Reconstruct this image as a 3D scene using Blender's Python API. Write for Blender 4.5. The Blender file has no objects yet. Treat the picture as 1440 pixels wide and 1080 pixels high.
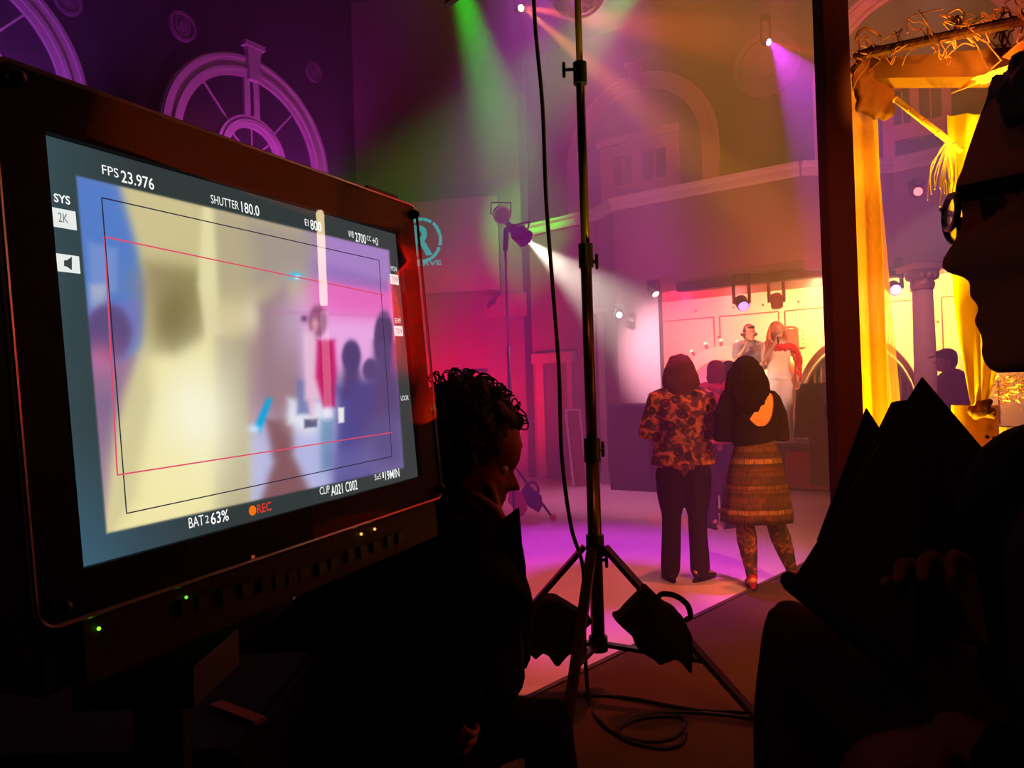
import bpy, bmesh, math, random
import numpy as np
from mathutils import Vector, Matrix, Euler, noise
random.seed(7)
V = Vector
C = bpy.context.scene.collection
sc = bpy.context.scene

# ------------------------------------------------------------------ camera
FPX = 1060.0
CAMZ = 1.37
cam_d = bpy.data.cameras.new('camera')
cam_d.sensor_width = 36.0
cam_d.lens = 36.0 * FPX / 1440.0
cam_d.clip_start = 0.02
cam = bpy.data.objects.new('camera', cam_d)
C.objects.link(cam)
CM = Matrix.Rotation(math.radians(90.8), 4, 'X') @ Matrix.Rotation(math.radians(-1.75), 4, 'Z')
cam.matrix_world = Matrix.Translation((0, 0, CAMZ)) @ CM
sc.camera = cam
O = V((0, 0, CAMZ))
R3 = CM.to_3x3()

def ray(px, py):
    return R3 @ V(((px - 720) / FPX, -(py - 540) / FPX, -1.0))
def at(px, py, Y):
    r = ray(px, py); return O + r * (Y / r.y)
def atz(px, py, z):
    r = ray(px, py); return O + r * ((z - CAMZ) / r.z)
def onplane(px, py, p0, n):
    r = ray(px, py); return O + r * ((V(p0) - O).dot(n) / r.dot(n))
def onwall(px, py, a, b):
    """point of the vertical wall through plan points a, b"""
    d = V((b[0] - a[0], b[1] - a[1], 0)); n = V((-d.y, d.x, 0))
    return onplane(px, py, (a[0], a[1], 0), n)

# ------------------------------------------------------------------ materials
MC = {}
def lin(c):
    return tuple(((x / 255) / 12.92 if x / 255 <= .04045 else ((x / 255 + .055) / 1.055) ** 2.4) for x in c)
def mat(name, col, rough=.7, metal=0.0, var=.12, scale=12.0, bump=0.0, trans=0.0, alpha=1.0, spec=None, sheen=0):
    if name in MC: return MC[name]
    m = bpy.data.materials.new(name); m.use_nodes = True
    nt = m.node_tree; b = nt.nodes['Principled BSDF']
    b.inputs['Roughness'].default_value = rough
    b.inputs['Metallic'].default_value = metal
    b.inputs['Specular IOR Level'].default_value = spec if spec is not None else (.5 if rough < .5 else .25 if rough < .75 else .06)
    tc = nt.nodes.new('ShaderNodeTexCoord')
    nz = nt.nodes.new('ShaderNodeTexNoise'); nz.inputs['Scale'].default_value = scale
    nz.inputs['Detail'].default_value = 3
    nt.links.new(tc.outputs['Object'], nz.inputs['Vector'])
    mx = nt.nodes.new('ShaderNodeMix'); mx.data_type = 'RGBA'
    c = V(lin(col))
    mx.inputs['A'].default_value = (*(c * (1 - var)), 1); mx.inputs['B'].default_value = (*[min(1, x * (1 + var)) for x in c], 1)
    nt.links.new(nz.outputs['Fac'], mx.inputs['Factor'])
    nt.links.new(mx.outputs['Result'], b.inputs['Base Color'])
    if bump:
        bp = nt.nodes.new('ShaderNodeBump'); bp.inputs['Strength'].default_value = bump; bp.inputs['Distance'].default_value = .01
        nt.links.new(nz.outputs['Fac'], bp.inputs['Height']); nt.links.new(bp.outputs['Normal'], b.inputs['Normal'])
    if trans or alpha < 1:
        out = nt.nodes['Material Output']
        tl = nt.nodes.new('ShaderNodeBsdfTranslucent'); nt.links.new(mx.outputs['Result'], tl.inputs['Color'])
        m1 = nt.nodes.new('ShaderNodeMixShader'); m1.inputs[0].default_value = trans
        nt.links.new(b.outputs[0], m1.inputs[1]); nt.links.new(tl.outputs[0], m1.inputs[2])
        tp = nt.nodes.new('ShaderNodeBsdfTransparent')
        m2 = nt.nodes.new('ShaderNodeMixShader'); m2.inputs[0].default_value = 1 - alpha
        nt.links.new(m1.outputs[0], m2.inputs[1]); nt.links.new(tp.outputs[0], m2.inputs[2])
        nt.links.new(m2.outputs[0], out.inputs['Surface'])
    MC[name] = m
    return m
def emis(name, col, s):
    if name in MC: return MC[name]
    m = bpy.data.materials.new(name); m.use_nodes = True; nt = m.node_tree
    nt.nodes.clear(); e = nt.nodes.new('ShaderNodeEmission'); o = nt.nodes.new('ShaderNodeOutputMaterial')
    e.inputs[0].default_value = (*lin(col), 1); e.inputs[1].default_value = s
    nt.links.new(e.outputs[0], o.inputs[0]); MC[name] = m
    return m

# ------------------------------------------------------------------ mesh helpers
def rawobj(name, me, m, parent=None, world=True):
    o = bpy.data.objects.new(name, me)
    if m is not None:
        me.materials.clear(); me.materials.append(m)
    C.objects.link(o)
    if parent is not None:
        if world: me.transform(root_matrix(parent).inverted())
        o.parent = parent
    return o
def root_matrix(o):
    M = o.matrix_basis.copy()
    while o.parent: o = o.parent; M = o.matrix_basis @ M
    return M
def obj(name, bm, m, parent=None, world=True, smooth=False):
    bmesh.ops.recalc_face_normals(bm, faces=bm.faces)
    me = bpy.data.meshes.new(name); bm.to_mesh(me); bm.free()
    if smooth:
        me.polygons.foreach_set('use_smooth', [True] * len(me.polygons))
    return rawobj(name, me, m, parent, world)
def tag(o, label=None, cat=None, group=None, kind=None):
    if label: o['label'] = label
    if cat: o['category'] = cat
    if group: o['group'] = group
    if kind: o['kind'] = kind
    return o
def thing(name, label, cat, loc=(0, 0, 0), rz=0, group=None):
    o = bpy.data.objects.new(name, None); C.objects.link(o)
    o.empty_display_size = .1
    o.location = loc; o.rotation_euler = (0, 0, rz)
    return tag(o, label, cat, group)
def copy_tree(o, parent=None):
    c = o.copy(); C.objects.link(c)
    if parent is not None: c.parent = parent
    for ch in [x for x in bpy.data.objects if x.parent == o]: copy_tree(ch, c)
    return c
def B(): return bmesh.new()
def box(bm, c, s, M=None):
    """box centre c size s"""
    r = bmesh.ops.create_cube(bm, size=1)
    T = Matrix.Translation(c) @ (M or Matrix()) @ Matrix.Diagonal((*s, 1))
    bmesh.ops.transform(bm, matrix=T, verts=r['verts'])
    return bm
def slab(bm, pts, n):
    """extrude polygon pts (world) by vector n"""
    a = [bm.verts.new(V(p)) for p in pts]; b = [bm.verts.new(V(p) + V(n)) for p in pts]
    bm.faces.new(a); bm.faces.new(b[::-1])
    k = len(pts)
    for i in range(k): bm.faces.new((a[i], a[(i + 1) % k], b[(i + 1) % k], b[i]))
    return bm
def beam(bm, a, b, w, h, up=(0, 0, 1)):
    a = V(a); b = V(b); t = (b - a).normalized(); s = t.cross(V(up)).normalized(); u = s.cross(t)
    return slab(bm, [a + s * w / 2 + u * h / 2, a - s * w / 2 + u * h / 2, a - s * w / 2 - u * h / 2, a + s * w / 2 - u * h / 2], b - a)
def tube(bm, pts, rads, xa=None, seg=14, cap=True, rnd=True):
    pts = [V(p) for p in pts]
    rads = [r if isinstance(r, (tuple, list)) else (r, r) for r in (rads if isinstance(rads, (list, tuple)) and len(rads) == len(pts) else [rads] * len(pts))]
    n = len(pts); T = []
    for i in range(n):
        t = (pts[min(i + 1, n - 1)] - pts[max(i - 1, 0)])
        T.append(t.normalized() if t.length > 1e-9 else V((0, 0, 1)))
    if xa is None:
        xa = V((1, 0, 0)) if abs(T[0].x) < .8 else V((0, 1, 0))
        follow = True
    else: xa = V(xa); follow = False
    rows = []
    P = list(zip(pts, rads, T))
    if rnd:
        p, r, t = P[0]; m = min(r)
        pre = [(p - t * m * math.sin(q), (r[0] * math.cos(q), r[1] * math.cos(q)), t) for q in (1.35, .8)]
        p, r, t = P[-1]; m = min(r)
        post = [(p + t * m * math.sin(q), (r[0] * math.cos(q), r[1] * math.cos(q)), t) for q in (.8, 1.35)]
        P = pre + P + post
    s = xa
    for p, r, t in P:
        s2 = (s if follow else xa); s2 = s2 - t * s2.dot(t)
        if s2.length < 1e-4: s2 = t.orthogonal()
        s2.normalize(); s = s2; u = t.cross(s2)
        rows.append([bm.verts.new(p + s2 * (r[0] * math.cos(a)) + u * (r[1] * math.sin(a))) for a in [2 * math.pi * k / seg for k in range(seg)]])
    for a, b in zip(rows, rows[1:]):
        for k in range(seg): bm.faces.new((a[k], a[(k + 1) % seg], b[(k + 1) % seg], b[k]))
    if cap: bm.faces.new(rows[0][::-1]); bm.faces.new(rows[-1])
    return bm
def ell(bm, c, r, M=None, seg=20, ring=12):
    q = bmesh.ops.create_uvsphere(bm, u_segments=seg, v_segments=ring, radius=1)
    T = Matrix.Translation(c) @ (M or Matrix()) @ Matrix.Diagonal((*(r if isinstance(r, tuple) else (r, r, r)), 1))
    bmesh.ops.transform(bm, matrix=T, verts=q['verts']); return bm
def curve_pts(pts, n=8):
    """Catmull-Rom through pts"""
    P = [V(p) for p in pts]; P = [P[0] * 2 - P[1]] + P + [P[-1] * 2 - P[-2]]; out = []
    for i in range(1, len(P) - 2):
        a, b, c, d = P[i - 1:i + 3]
        for k in range(n):
            t = k / n
            out.append(.5 * ((2 * b) + (c - a) * t + (2 * a - 5 * b + 4 * c - d) * t * t + (3 * b - a - 3 * c + d) * t ** 3))
    out.append(P[-2]); return out
def remesh(bm, voxel, smooth=3, disp=0, dscale=20):
    me = bpy.data.meshes.new('t'); bm.to_mesh(me); bm.free()
    o = bpy.data.objects.new('t', me); C.objects.link(o)
    r = o.modifiers.new('r', 'REMESH'); r.mode = 'VOXEL'; r.voxel_size = voxel; r.use_smooth_shade = True
    if smooth:
        s = o.modifiers.new('s', 'SMOOTH'); s.factor = .5; s.iterations = smooth
    dg = bpy.context.evaluated_depsgraph_get(); dg.update()
    e = o.evaluated_get(dg); out = bpy.data.meshes.new_from_object(e)
    bpy.data.objects.remove(o); bpy.data.meshes.remove(me)
    if disp:
        ns = [v.normal.copy() for v in out.vertices]
        for v, n in zip(out.vertices, ns):
            v.co += n * disp * noise.noise(V((v.co.x * dscale, v.co.y * dscale, v.co.z * dscale * .35)))
    out.polygons.foreach_set('use_smooth', [True] * len(out.polygons))
    return out
def text_mesh(s, bold=0.0, depth=0.0):
    cu = bpy.data.curves.new('t', 'FONT'); cu.body = s; cu.offset = bold; cu.extrude = depth; cu.resolution_u = 3
    o = bpy.data.objects.new('t', cu); C.objects.link(o)
    dg = bpy.context.evaluated_depsgraph_get(); dg.update()
    me = bpy.data.meshes.new_from_object(o.evaluated_get(dg))
    bpy.data.objects.remove(o); bpy.data.curves.remove(cu)
    return me
def fit_text(s, p00, ex, ey, w, h, bold=.0):
    """text mesh whose box fills w x h from corner p00 along unit ex, ey"""
    me = text_mesh(s, bold); xs = [v.co.x for v in me.vertices]; ys = [v.co.y for v in me.vertices]
    x0, x1, y0, y1 = min(xs), max(xs), min(ys), max(ys)
    for v in me.vertices:
        v.co = V(p00) + ex * ((v.co.x - x0) / (x1 - x0) * w) + ey * ((v.co.y - y0) / (y1 - y0) * h)
    return me

def light(kind, loc, target, col, power, size=.05, ang=40, blend=.3, name='light', spread=None):
    d = bpy.data.lights.new(name, kind); d.color = lin(col); d.energy = power
    if kind == 'SPOT': d.spot_size = math.radians(ang); d.spot_blend = blend; d.shadow_soft_size = size
    elif kind == 'AREA':
        d.size = size
        if spread: d.spread = math.radians(spread)
    else: d.shadow_soft_size = size
    o = bpy.data.objects.new(name, d); C.objects.link(o); o.location = loc
    o.rotation_euler = (V(target) - V(loc)).to_track_quat('-Z', 'Y').to_euler()
    return o
# ------------------------------------------------------------------ room geometry (plan)
ZT = 4.11                       # top of the portal block
def xy(p): return (p.x, p.y)
WLd = V((.545, .839, 0)).normalized()
LW0 = V((-3.8, 11, 0))
LA = LW0 - WLd * 10.6; LB = LW0 + WLd * 2.25
BL1 = V((.35, 12.38, 0))
P1 = atz(840, 297, ZT); P2 = atz(862, 283, ZT); P3 = atz(1125, 232, ZT); P4 = atz(1255, 228, ZT); P5 = atz(1320, 213, ZT)
P0 = V((.352, 12.36, ZT))
for p in (P1, P2, P3, P4, P5): p.z = ZT
P5 = P4 + (P5 - P4).normalized() * 2.6
PD = (P3 - P2).normalized(); PN = V((-PD.y, PD.x, 0))      # points away from camera
UW = V((2.4, 14, 0)); UD = V((.826, -.563, 0)).normalized()
UA = UW - UD * 2.5; UB = UW + UD * 7.5
H = 8.2
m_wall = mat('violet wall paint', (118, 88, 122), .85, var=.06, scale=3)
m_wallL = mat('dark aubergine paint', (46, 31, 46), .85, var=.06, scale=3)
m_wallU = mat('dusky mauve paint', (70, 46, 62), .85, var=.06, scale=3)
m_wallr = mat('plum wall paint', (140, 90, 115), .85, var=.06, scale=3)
m_dark = mat('charcoal paint', (30, 26, 32), .8)
m_white = mat('white trim paint', (205, 190, 195), .6, var=.05)
m_black = mat('black plastic', (14, 14, 15), .45)
m_blackm = mat('black metal', (24, 22, 24), .35, .6)
m_steel = mat('dull steel', (150, 145, 145), .35, .9)

def wallseg(name, a, b, z0, z1, t=.12, m=m_wall, out=None):
    a = V((a[0], a[1], z0)); b = V((b[0], b[1], z0)); d = (b - a).normalized(); n = V((-d.y, d.x, 0))
    if n.dot(a.lerp(b, .5) - V((0, 6, a.z))) < 0: n = -n
    if out is not None: n = V(out)
    bm = B(); slab(bm, [a, b, V((b.x, b.y, z1)), V((a.x, a.y, z1))], n * t)
    return tag(obj(name, bm, m), kind='structure')

def floor_mat(name, c1, c2, rough, tiles=0):
    m = bpy.data.materials.new(name); m.use_nodes = True; nt = m.node_tree; b = nt.nodes['Principled BSDF']
    tc = nt.nodes.new('ShaderNodeTexCoord'); nz = nt.nodes.new('ShaderNodeTexNoise'); nz.inputs['Scale'].default_value = 1.6; nz.inputs['Detail'].default_value = 8
    mx = nt.nodes.new('ShaderNodeMix'); mx.data_type = 'RGBA'; mx.inputs['A'].default_value = (*lin(c1), 1); mx.inputs['B'].default_value = (*lin(c2), 1)
    nt.links.new(tc.outputs['Object'], nz.inputs['Vector']); nt.links.new(nz.outputs['Fac'], mx.inputs['Factor'])
    nt.links.new(mx.outputs['Result'], b.inputs['Base Color'])
    b.inputs['Roughness'].default_value = rough
    bp = nt.nodes.new('ShaderNodeBump'); bp.inputs['Strength'].default_value = .08
    n2 = nt.nodes.new('ShaderNodeTexNoise'); n2.inputs['Scale'].default_value = 40 if rough > .6 else 5
    nt.links.new(tc.outputs['Object'], n2.inputs['Vector']); nt.links.new(n2.outputs['Fac'], bp.inputs['Height']); nt.links.new(bp.outputs['Normal'], b.inputs['Normal'])
    return m
m_floor = floor_mat('scuffed vinyl dance floor', (196, 176, 186), (226, 206, 214), .38)
m_carpet = floor_mat('dark carpet', (52, 32, 30), (70, 42, 38), .95)
bm = B(); slab(bm, [(-10, -3, 0), (9, -3, 0), (9, 17, 0), (-10, 17, 0)], (0, 0, -.1)); tag(obj('floor', bm, m_floor), kind='structure')
# carpeted corner before the dance floor, widened at left to keep it dark
e0 = atz(1125, 797, 0); e1 = atz(760, 975, 0); ed = (e1 - e0).normalized()
q0 = e0 - ed * 3.2; q1 = e1 + ed * 1.2
bm = B(); slab(bm, [q0, q1, (q1.x - .5, q1.y + 1.6, 0), (-9, 6.2, 0), (-9, -2.8, 0), (8.5, -2.8, 0), (8.5, q0.y, 0)], (0, 0, .006))
tag(obj('floor', bm, m_carpet), kind='structure')
bm = B(); beam(bm, q0 + V((0, 0, .008)), q1 + V((0, 0, .008)), .03, .012)
tag(obj('trim_1', bm, mat('carpet edge strip', (70, 50, 46), .5)), kind='structure')

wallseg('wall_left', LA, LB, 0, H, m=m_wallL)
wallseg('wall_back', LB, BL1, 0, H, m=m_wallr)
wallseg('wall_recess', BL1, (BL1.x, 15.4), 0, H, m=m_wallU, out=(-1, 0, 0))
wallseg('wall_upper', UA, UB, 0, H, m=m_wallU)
wallseg('wall_right', (8.6, -2.6), (UB.x, UB.y), 0, H)
wallseg('wall_rear', (-9.8, -2.8), (8.8, -2.8), 0, H, m=m_dark)
wallseg('wall_side', (-9.8, -2.8), (LA.x, LA.y), 0, H, m=m_dark)
bm = B(); slab(bm, [(-10, -3, H), (9, -3, H), (9, 17, H), (-10, 17, H)], (0, 0, .1)); tag(obj('ceiling', bm, m_dark), kind='structure')

# ---- portal block: lower walls with moulding, stage opening
op0 = onwall(930, 560, P2, P3)           # left jamb of the stage opening
SZ = .56                                  # stage height
CZ = 2.93                                # stage ceiling
BK = 2.8                                 # stage depth
b2 = P2 + PN * BK; b3 = P3 + PN * (BK)
def pl(p, z): return V((p.x, p.y, z))
bm = B()
slab(bm, [pl(P0, 0), pl(P1, 0), pl(P1, ZT), pl(P0, ZT)], (.05, .1, 0))
slab(bm, [pl(P1, 0), pl(P2, 0), pl(P2, ZT), pl(P1, ZT)], (.12, .02, 0))
slab(bm, [pl(P2, 0), pl(op0, 0), pl(op0, ZT), pl(P2, ZT)], PN * .14)
tag(obj('wall_portal', bm, m_wallr), kind='structure')
bm = B()
slab(bm, [pl(op0, CZ), pl(P3, CZ), pl(P3, ZT), pl(op0, ZT)], PN * .14)
tag(obj('wall_fascia', bm, m_wallr), kind='structure')
bm = B(); slab(bm, [pl(P3, CZ - .12), pl(P4, CZ - .12), pl(P4, ZT), pl(P3, ZT)], PN * .14)
slab(bm, [pl(P4, CZ - .12), pl(P5, CZ - .12), pl(P5, ZT), pl(P4, ZT)], PN * .14)
tag(obj('wall_fascia_right', bm, m_wallr), kind='structure')
# flat roof of the block
bm = B(); slab(bm, [pl(P0, ZT - .1), pl(P1, ZT - .1), pl(P2, ZT - .1), pl(P3, ZT - .1), pl(P4, ZT - .1), pl(P5, ZT - .1), pl(UB, ZT - .1), pl(UA, ZT - .1)], (0, 0, .08))
tag(obj('ceiling_portal', bm, m_dark), kind='structure')
# moulding along the top
def moulding(name, a, b):
    d = (b - a).normalized(); n = V((-d.y, d.x, 0)); 
    if n.y > 0: n = -n
    bm = B(); z = ZT - .14
    a0 = V((a.x, a.y, z)); prof = [(0, 0), (.03, 0), (.045, .03), (.05, .1), (.08, .13), (.09, .17), (0, .17)]
    slab(bm, [a0 + n * x + V((0, 0, y)) for x, y in prof], V((b.x - a.x, b.y - a.y, 0)))
    tag(obj(name, bm, m_white), kind='structure')
for i, (a, b) in enumerate(((P0, P1), (P1, P2), (P2, P3), (P3, P4), (P4, P5))): moulding('trim_%d' % (i + 2), a, b)

# stage interior
se = P3 + (P4 - P3).normalized() * 3.6
bm = B(); slab(bm, [pl(op0 + PN * .62, 0), pl(P3 + PN * .62, 0), pl(V((8.4, P3.y + .1, 0)), 0), pl(UB - UD * .2, 0), pl(b2 - PD * .85 - PN * .02, 0), pl(op0 - PD * .15 + PN * .62, 0)], (0, 0, SZ))
tag(obj('stage_riser', bm, m_dark), 'low dark stage under the singer and the glowing backdrop', 'stage')
cc0, cc1 = P2 + PN * .15, b2 + PN * .05
bm = B(); slab(bm, [pl(P2 + PN * .15, CZ + .0), pl(P3 + PN * .15, CZ), pl(P4 + PN * .2, CZ), pl(V((8.3, 7.0, 0)), CZ), pl(V((8.3, 10.0, 0)), CZ), pl(b2 - PD * 1.1, CZ)], (0, 0, .06))
tag(obj('ceiling_stage', bm, mat('stage soffit paint', (150, 105, 115), .8)), kind='structure')
# dark lighting truss-beam across the soffit
bm = B(); s0 = pl(op0 + PN * .75, CZ - .07); s1 = pl(P3 + PN * .75 + PD * 2.8, CZ - .07)
beam(bm, s0, s1, .2, .12); tag(obj('trim_8', bm, mat('soffit beam', (70, 40, 48), .7)), kind='structure')
# side wall of the stage on the left
bm = B(); slab(bm, [pl(op0 - PD * .3 + PN * .14, SZ), pl(b2 - PD * 1.0, SZ), pl(b2 - PD * 1.0, CZ), pl(op0 - PD * .3 + PN * .14, CZ)], -PD * .1)
tag(obj('wall_stage_left', bm, m_wallr), kind='structure')
# backdrop: painted panels with drawn outlines and rivets
m_back = mat('cream backdrop paint', (226, 196, 160), .55, var=.05, scale=4)
bd0 = b2 - PD * 1.0
bm = B(); slab(bm, [pl(bd0, SZ), pl(bd0 + PD * 8.6, SZ), pl(bd0 + PD * 8.6, CZ), pl(bd0, CZ)], PN * .06)
back = tag(obj('wall_stage_back', bm, m_back), kind='structure')
def bk(px, py): return onplane(px, py, b2 - PN * .004, PN)
m_line = mat('dark painted line', (70, 45, 40), .8)
def outline(pts, w=.018):
    bm = B()
    for a, b in zip(pts, pts[1:]): beam(bm, a, b, .012, w, up=PD if abs((b - a).normalized().z) > .9 else (0, 0, 1))
    return bm
def bkp(s, z): p = bd0 + PD * s - PN * .006; return pl(p, z)
s_of = lambda p: (p - bd0).dot(PD)
pan = []
edges = [(862, 1004), (1012, 1095), (1104, 1185), (1200, 1311), (1325, 1400)]
zt = bk(1095, 438).z
pr = thing('backdrop_panelling', 'row of large outlined riveted panels painted on the lit stage backdrop', 'panelling', bkp(0, SZ))
for a, b in edges:
    sa, sb = s_of(bk(a, 450)), s_of(bk(b, 450)); sa = max(sa, .15)
    obj('panel_outline', outline([bkp(sa, SZ + .2), bkp(sa, zt), bkp(sb, zt), bkp(sb, SZ + .2)]), m_line, pr)
    n = max(2, int((sb - sa) / .45))
    for k in range(n):
        bm = B(); ell(bm, bkp(sa + (sb - sa) * (k + .5) / n, zt + .13), .022, seg=8, ring=6); obj('rivet', bm, m_line, pr)
    for z in (zt - .35, zt - .95):
        bm = B(); ell(bm, bkp(sb + .07, z), .022, seg=8, ring=6); obj('rivet', bm, m_line, pr)

# ---- door frame in the back block, white post at the portal corner, dark half wall
dl = onwall(756, 500, P0, P1); dr = onwall(806, 495, P0, P1)
dn = V((-(P1 - P0).y, (P1 - P0).x, 0)).normalized()
if dn.y > 0: dn = -dn
d0 = pl(dl, 0); d1 = pl(dr, 0); dh = dl.z; dd = (d1 - d0).normalized()
bm = B()
slab(bm, [d0, d0 + dd * .16, d0 + dd * .16 + V((0, 0, dh)), d0 + V((0, 0, dh))], dn * .06)
slab(bm, [d1 - dd * .1, d1, d1 + V((0, 0, dh)), d1 - dd * .1 + V((0, 0, dh))], dn * .06)
slab(bm, [d0 - dd * .06 + V((0, 0, dh - .14)), d1 + dd * .06 + V((0, 0, dh - .14)), d1 + dd * .06 + V((0, 0, dh + .02)), d0 - dd * .06 + V((0, 0, dh + .02))], dn * .09)
fr = tag(obj('door_1', bm, mat('faded door casing', (175, 130, 150), .7)), kind='structure')
bm = B(); slab(bm, [d0 + dd * .16, d1 - dd * .1, d1 - dd * .1 + V((0, 0, dh - .14)), d0 + dd * .16 + V((0, 0, dh - .14))], dn * .02)
obj('door_leaf', bm, mat('plum door leaf', (105, 60, 90), .7), fr)
bm = B(); c = pl(P1, 0) + V((-.02, -.09, 1.3)); box(bm, c, (.09, .09, 2.6)); box(bm, c + V((0, 0, 1.3)), (.17, .15, .07)); box(bm, c - V((0, 0, 1.22)), (.13, .13, .16))
tag(obj('trim_9', bm, m_white), kind='structure')
bm = B(); a = P2 - PN * .35 + PD * .0; b = op0 - PN * .35 + PD * 1.0
slab(bm, [pl(a, 0), pl(b, 0), pl(b + PN * .3, 0), pl(a + PN * .3, 0)], (0, 0, 1.16))
hw = tag(obj('bar_counter', bm, mat('dark plum counter', (70, 38, 66), .5)), 'waist-high dark counter at the foot of the stage portal', 'counter')
bm = B(); slab(bm, [pl(a - PN * .04, 1.16), pl(b - PN * .04, 1.16), pl(b + PN * .3, 1.16), pl(a + PN * .3, 1.16)], (0, 0, .04)); obj('countertop', bm, mat('counter top', (90, 55, 85), .3), hw)
for k in range(4):
    bm = B(); u = PD * ((b - a).length * (k + .5) / 4); c = pl(a + u - PN * .012, .58)
    beam(bm, c - PD * .2, c + PD * .2, .02, .8); obj('front_panel', bm, mat('counter panel', (82, 44, 70), .45), hw)
# ---- arched windows on the left wall
def arch(name, c, r, d, n, keystone=True, fan=True, r_in=.79, legs=.0, m=m_white, a0=0, a1=180, idx=1):
    """half-round casing: c centre, d wall direction, n out of the wall"""
    f = tag(thing(name, None, None, c), kind='structure'); up = V((0, 0, 1))
    def ring(ri, ro, t, z0=0, seg=48):
        bm = B(); pr = []
        for k in range(seg + 1):
            q = math.radians(a0 + (a1 - a0) * k / seg); u = d * math.cos(q) + up * math.sin(q)
            pr.append([bm.verts.new(c + u * ri + n * z0), bm.verts.new(c + u * ro + n * z0), bm.verts.new(c + u * ro + n * t), bm.verts.new(c + u * ri + n * t)])
        for a, b in zip(pr, pr[1:]):
            for i in range(4): bm.faces.new((a[i], a[(i + 1) % 4], b[(i + 1) % 4], b[i]))
        bm.faces.new(pr[0]); bm.faces.new(pr[-1][::-1]); return bm
    obj('casing', ring(r * r_in, r, .06), m, f)
    obj('casing_bead', ring(r * (r_in + .05), r * (r_in + .085), .085, .055), m, f)
    obj('casing_bead', ring(r * .955, r * .985, .085, .055), m, f)
    if keystone:
        bm = B(); slab(bm, [c + d * x * r + up * y * r + n * .05 for x, y in ((-.055, r_in - .03), (.055, r_in - .03), (.085, 1.1), (-.085, 1.1))], n * .09)
        slab(bm, [c + d * x * r + up * y * r + n * .05 for x, y in ((-.12, 1.08), (.12, 1.08), (.12, 1.13), (-.12, 1.13))], n * .12); obj('keystone', bm, m, f)
    if legs:
        for s in (-1, 1):
            bm = B(); slab(bm, [c + d * s * r * r_in, c + d * s * r, c + d * s * r - up * legs, c + d * s * r * r_in - up * legs], n * .06); obj('casing_leg', bm, m, f)
            bm = B(); slab(bm, [c + d * s * r * (r_in - .04) - up * legs, c + d * s * r * 1.04 - up * legs, c + d * s * r * 1.04 - up * (legs + .1), c + d * s * r * (r_in - .04) - up * (legs + .1)], n * .09); obj('casing_foot', bm, m, f)
    if fan:
        obj('inner_arc', ring(r * .29, r * .41, .06), m, f)
        obj('inner_arc_bead', ring(r * .33, r * .37, .075, .05), m, f)
        for x in (-.055, .055):
            bm = B(); slab(bm, [c + d * (x - .035) * r + up * .4 * r, c + d * (x + .035) * r + up * .4 * r, c + d * (x + .035) * r + up * r_in * r, c + d * (x - .035) * r + up * r_in * r], n * .06); obj('mullion', bm, m, f)
        for q in (48, 132):
            u = d * math.cos(math.radians(q)) + up * math.sin(math.radians(q)); bm = B(); beam(bm, c + u * r * .41 + n * .02, c + u * r * r_in + n * .02, .025, .025, up=n); obj('glazing_bar', bm, m, f)
        for q in (40, 90, 140):
            u = d * math.cos(math.radians(q)) + up * math.sin(math.radians(q)); bm = B(); beam(bm, c + n * .02, c + u * r * .29 + n * .02, .022, .022, up=n); obj('glazing_bar', bm, m, f)
        bm = B(); slab(bm, [c - d * r * r_in, c + d * r * r_in, c + d * r * r_in + up * .05, c - d * r * r_in + up * .05], n * .06); obj('sill', bm, m, f)
        # dark glass
        bm = B(); vs = [bm.verts.new(c + (d * math.cos(math.pi * k / 32) + up * math.sin(math.pi * k / 32)) * r * r_in + n * .005) for k in range(33)]; bm.faces.new(vs)
        g = bmesh.ops.extrude_face_region(bm, geom=bm.faces[:]); bmesh.ops.translate(bm, verts=[v for v in g['geom'] if isinstance(v, bmesh.types.BMVert)], vec=n * .006)
        obj('window_pane', bm, mat('night glass', (30, 22, 42), .25), f)
    return f
nL = V((WLd.y, -WLd.x, 0))
c2 = onplane(353, 222, LW0 + nL * .005, nL)
arch('window_2', c2, 1.47, WLd, nL, idx=2)
arch('window_1', c2 - WLd * 3.85, 1.47, WLd, nL)
nU = V((UD.y, -UD.x, 0))
c3 = onplane(899, 219, UW + nU * .005, nU)
r3 = (onplane(899, 104, UW + nU * .005, nU) - c3).length
arch('window_3', c3, r3, UD, nU, fan=False, legs=1.05, r_in=.8, m=mat('faded rose casing', (222, 172, 168), .7))
c4 = c3 + UD * 4.6 + V((0, 0, .35))
arch('window_4', c4, r3, UD, nU, fan=False, legs=1.2, r_in=.8, m=MC['faded rose casing'])
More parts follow.
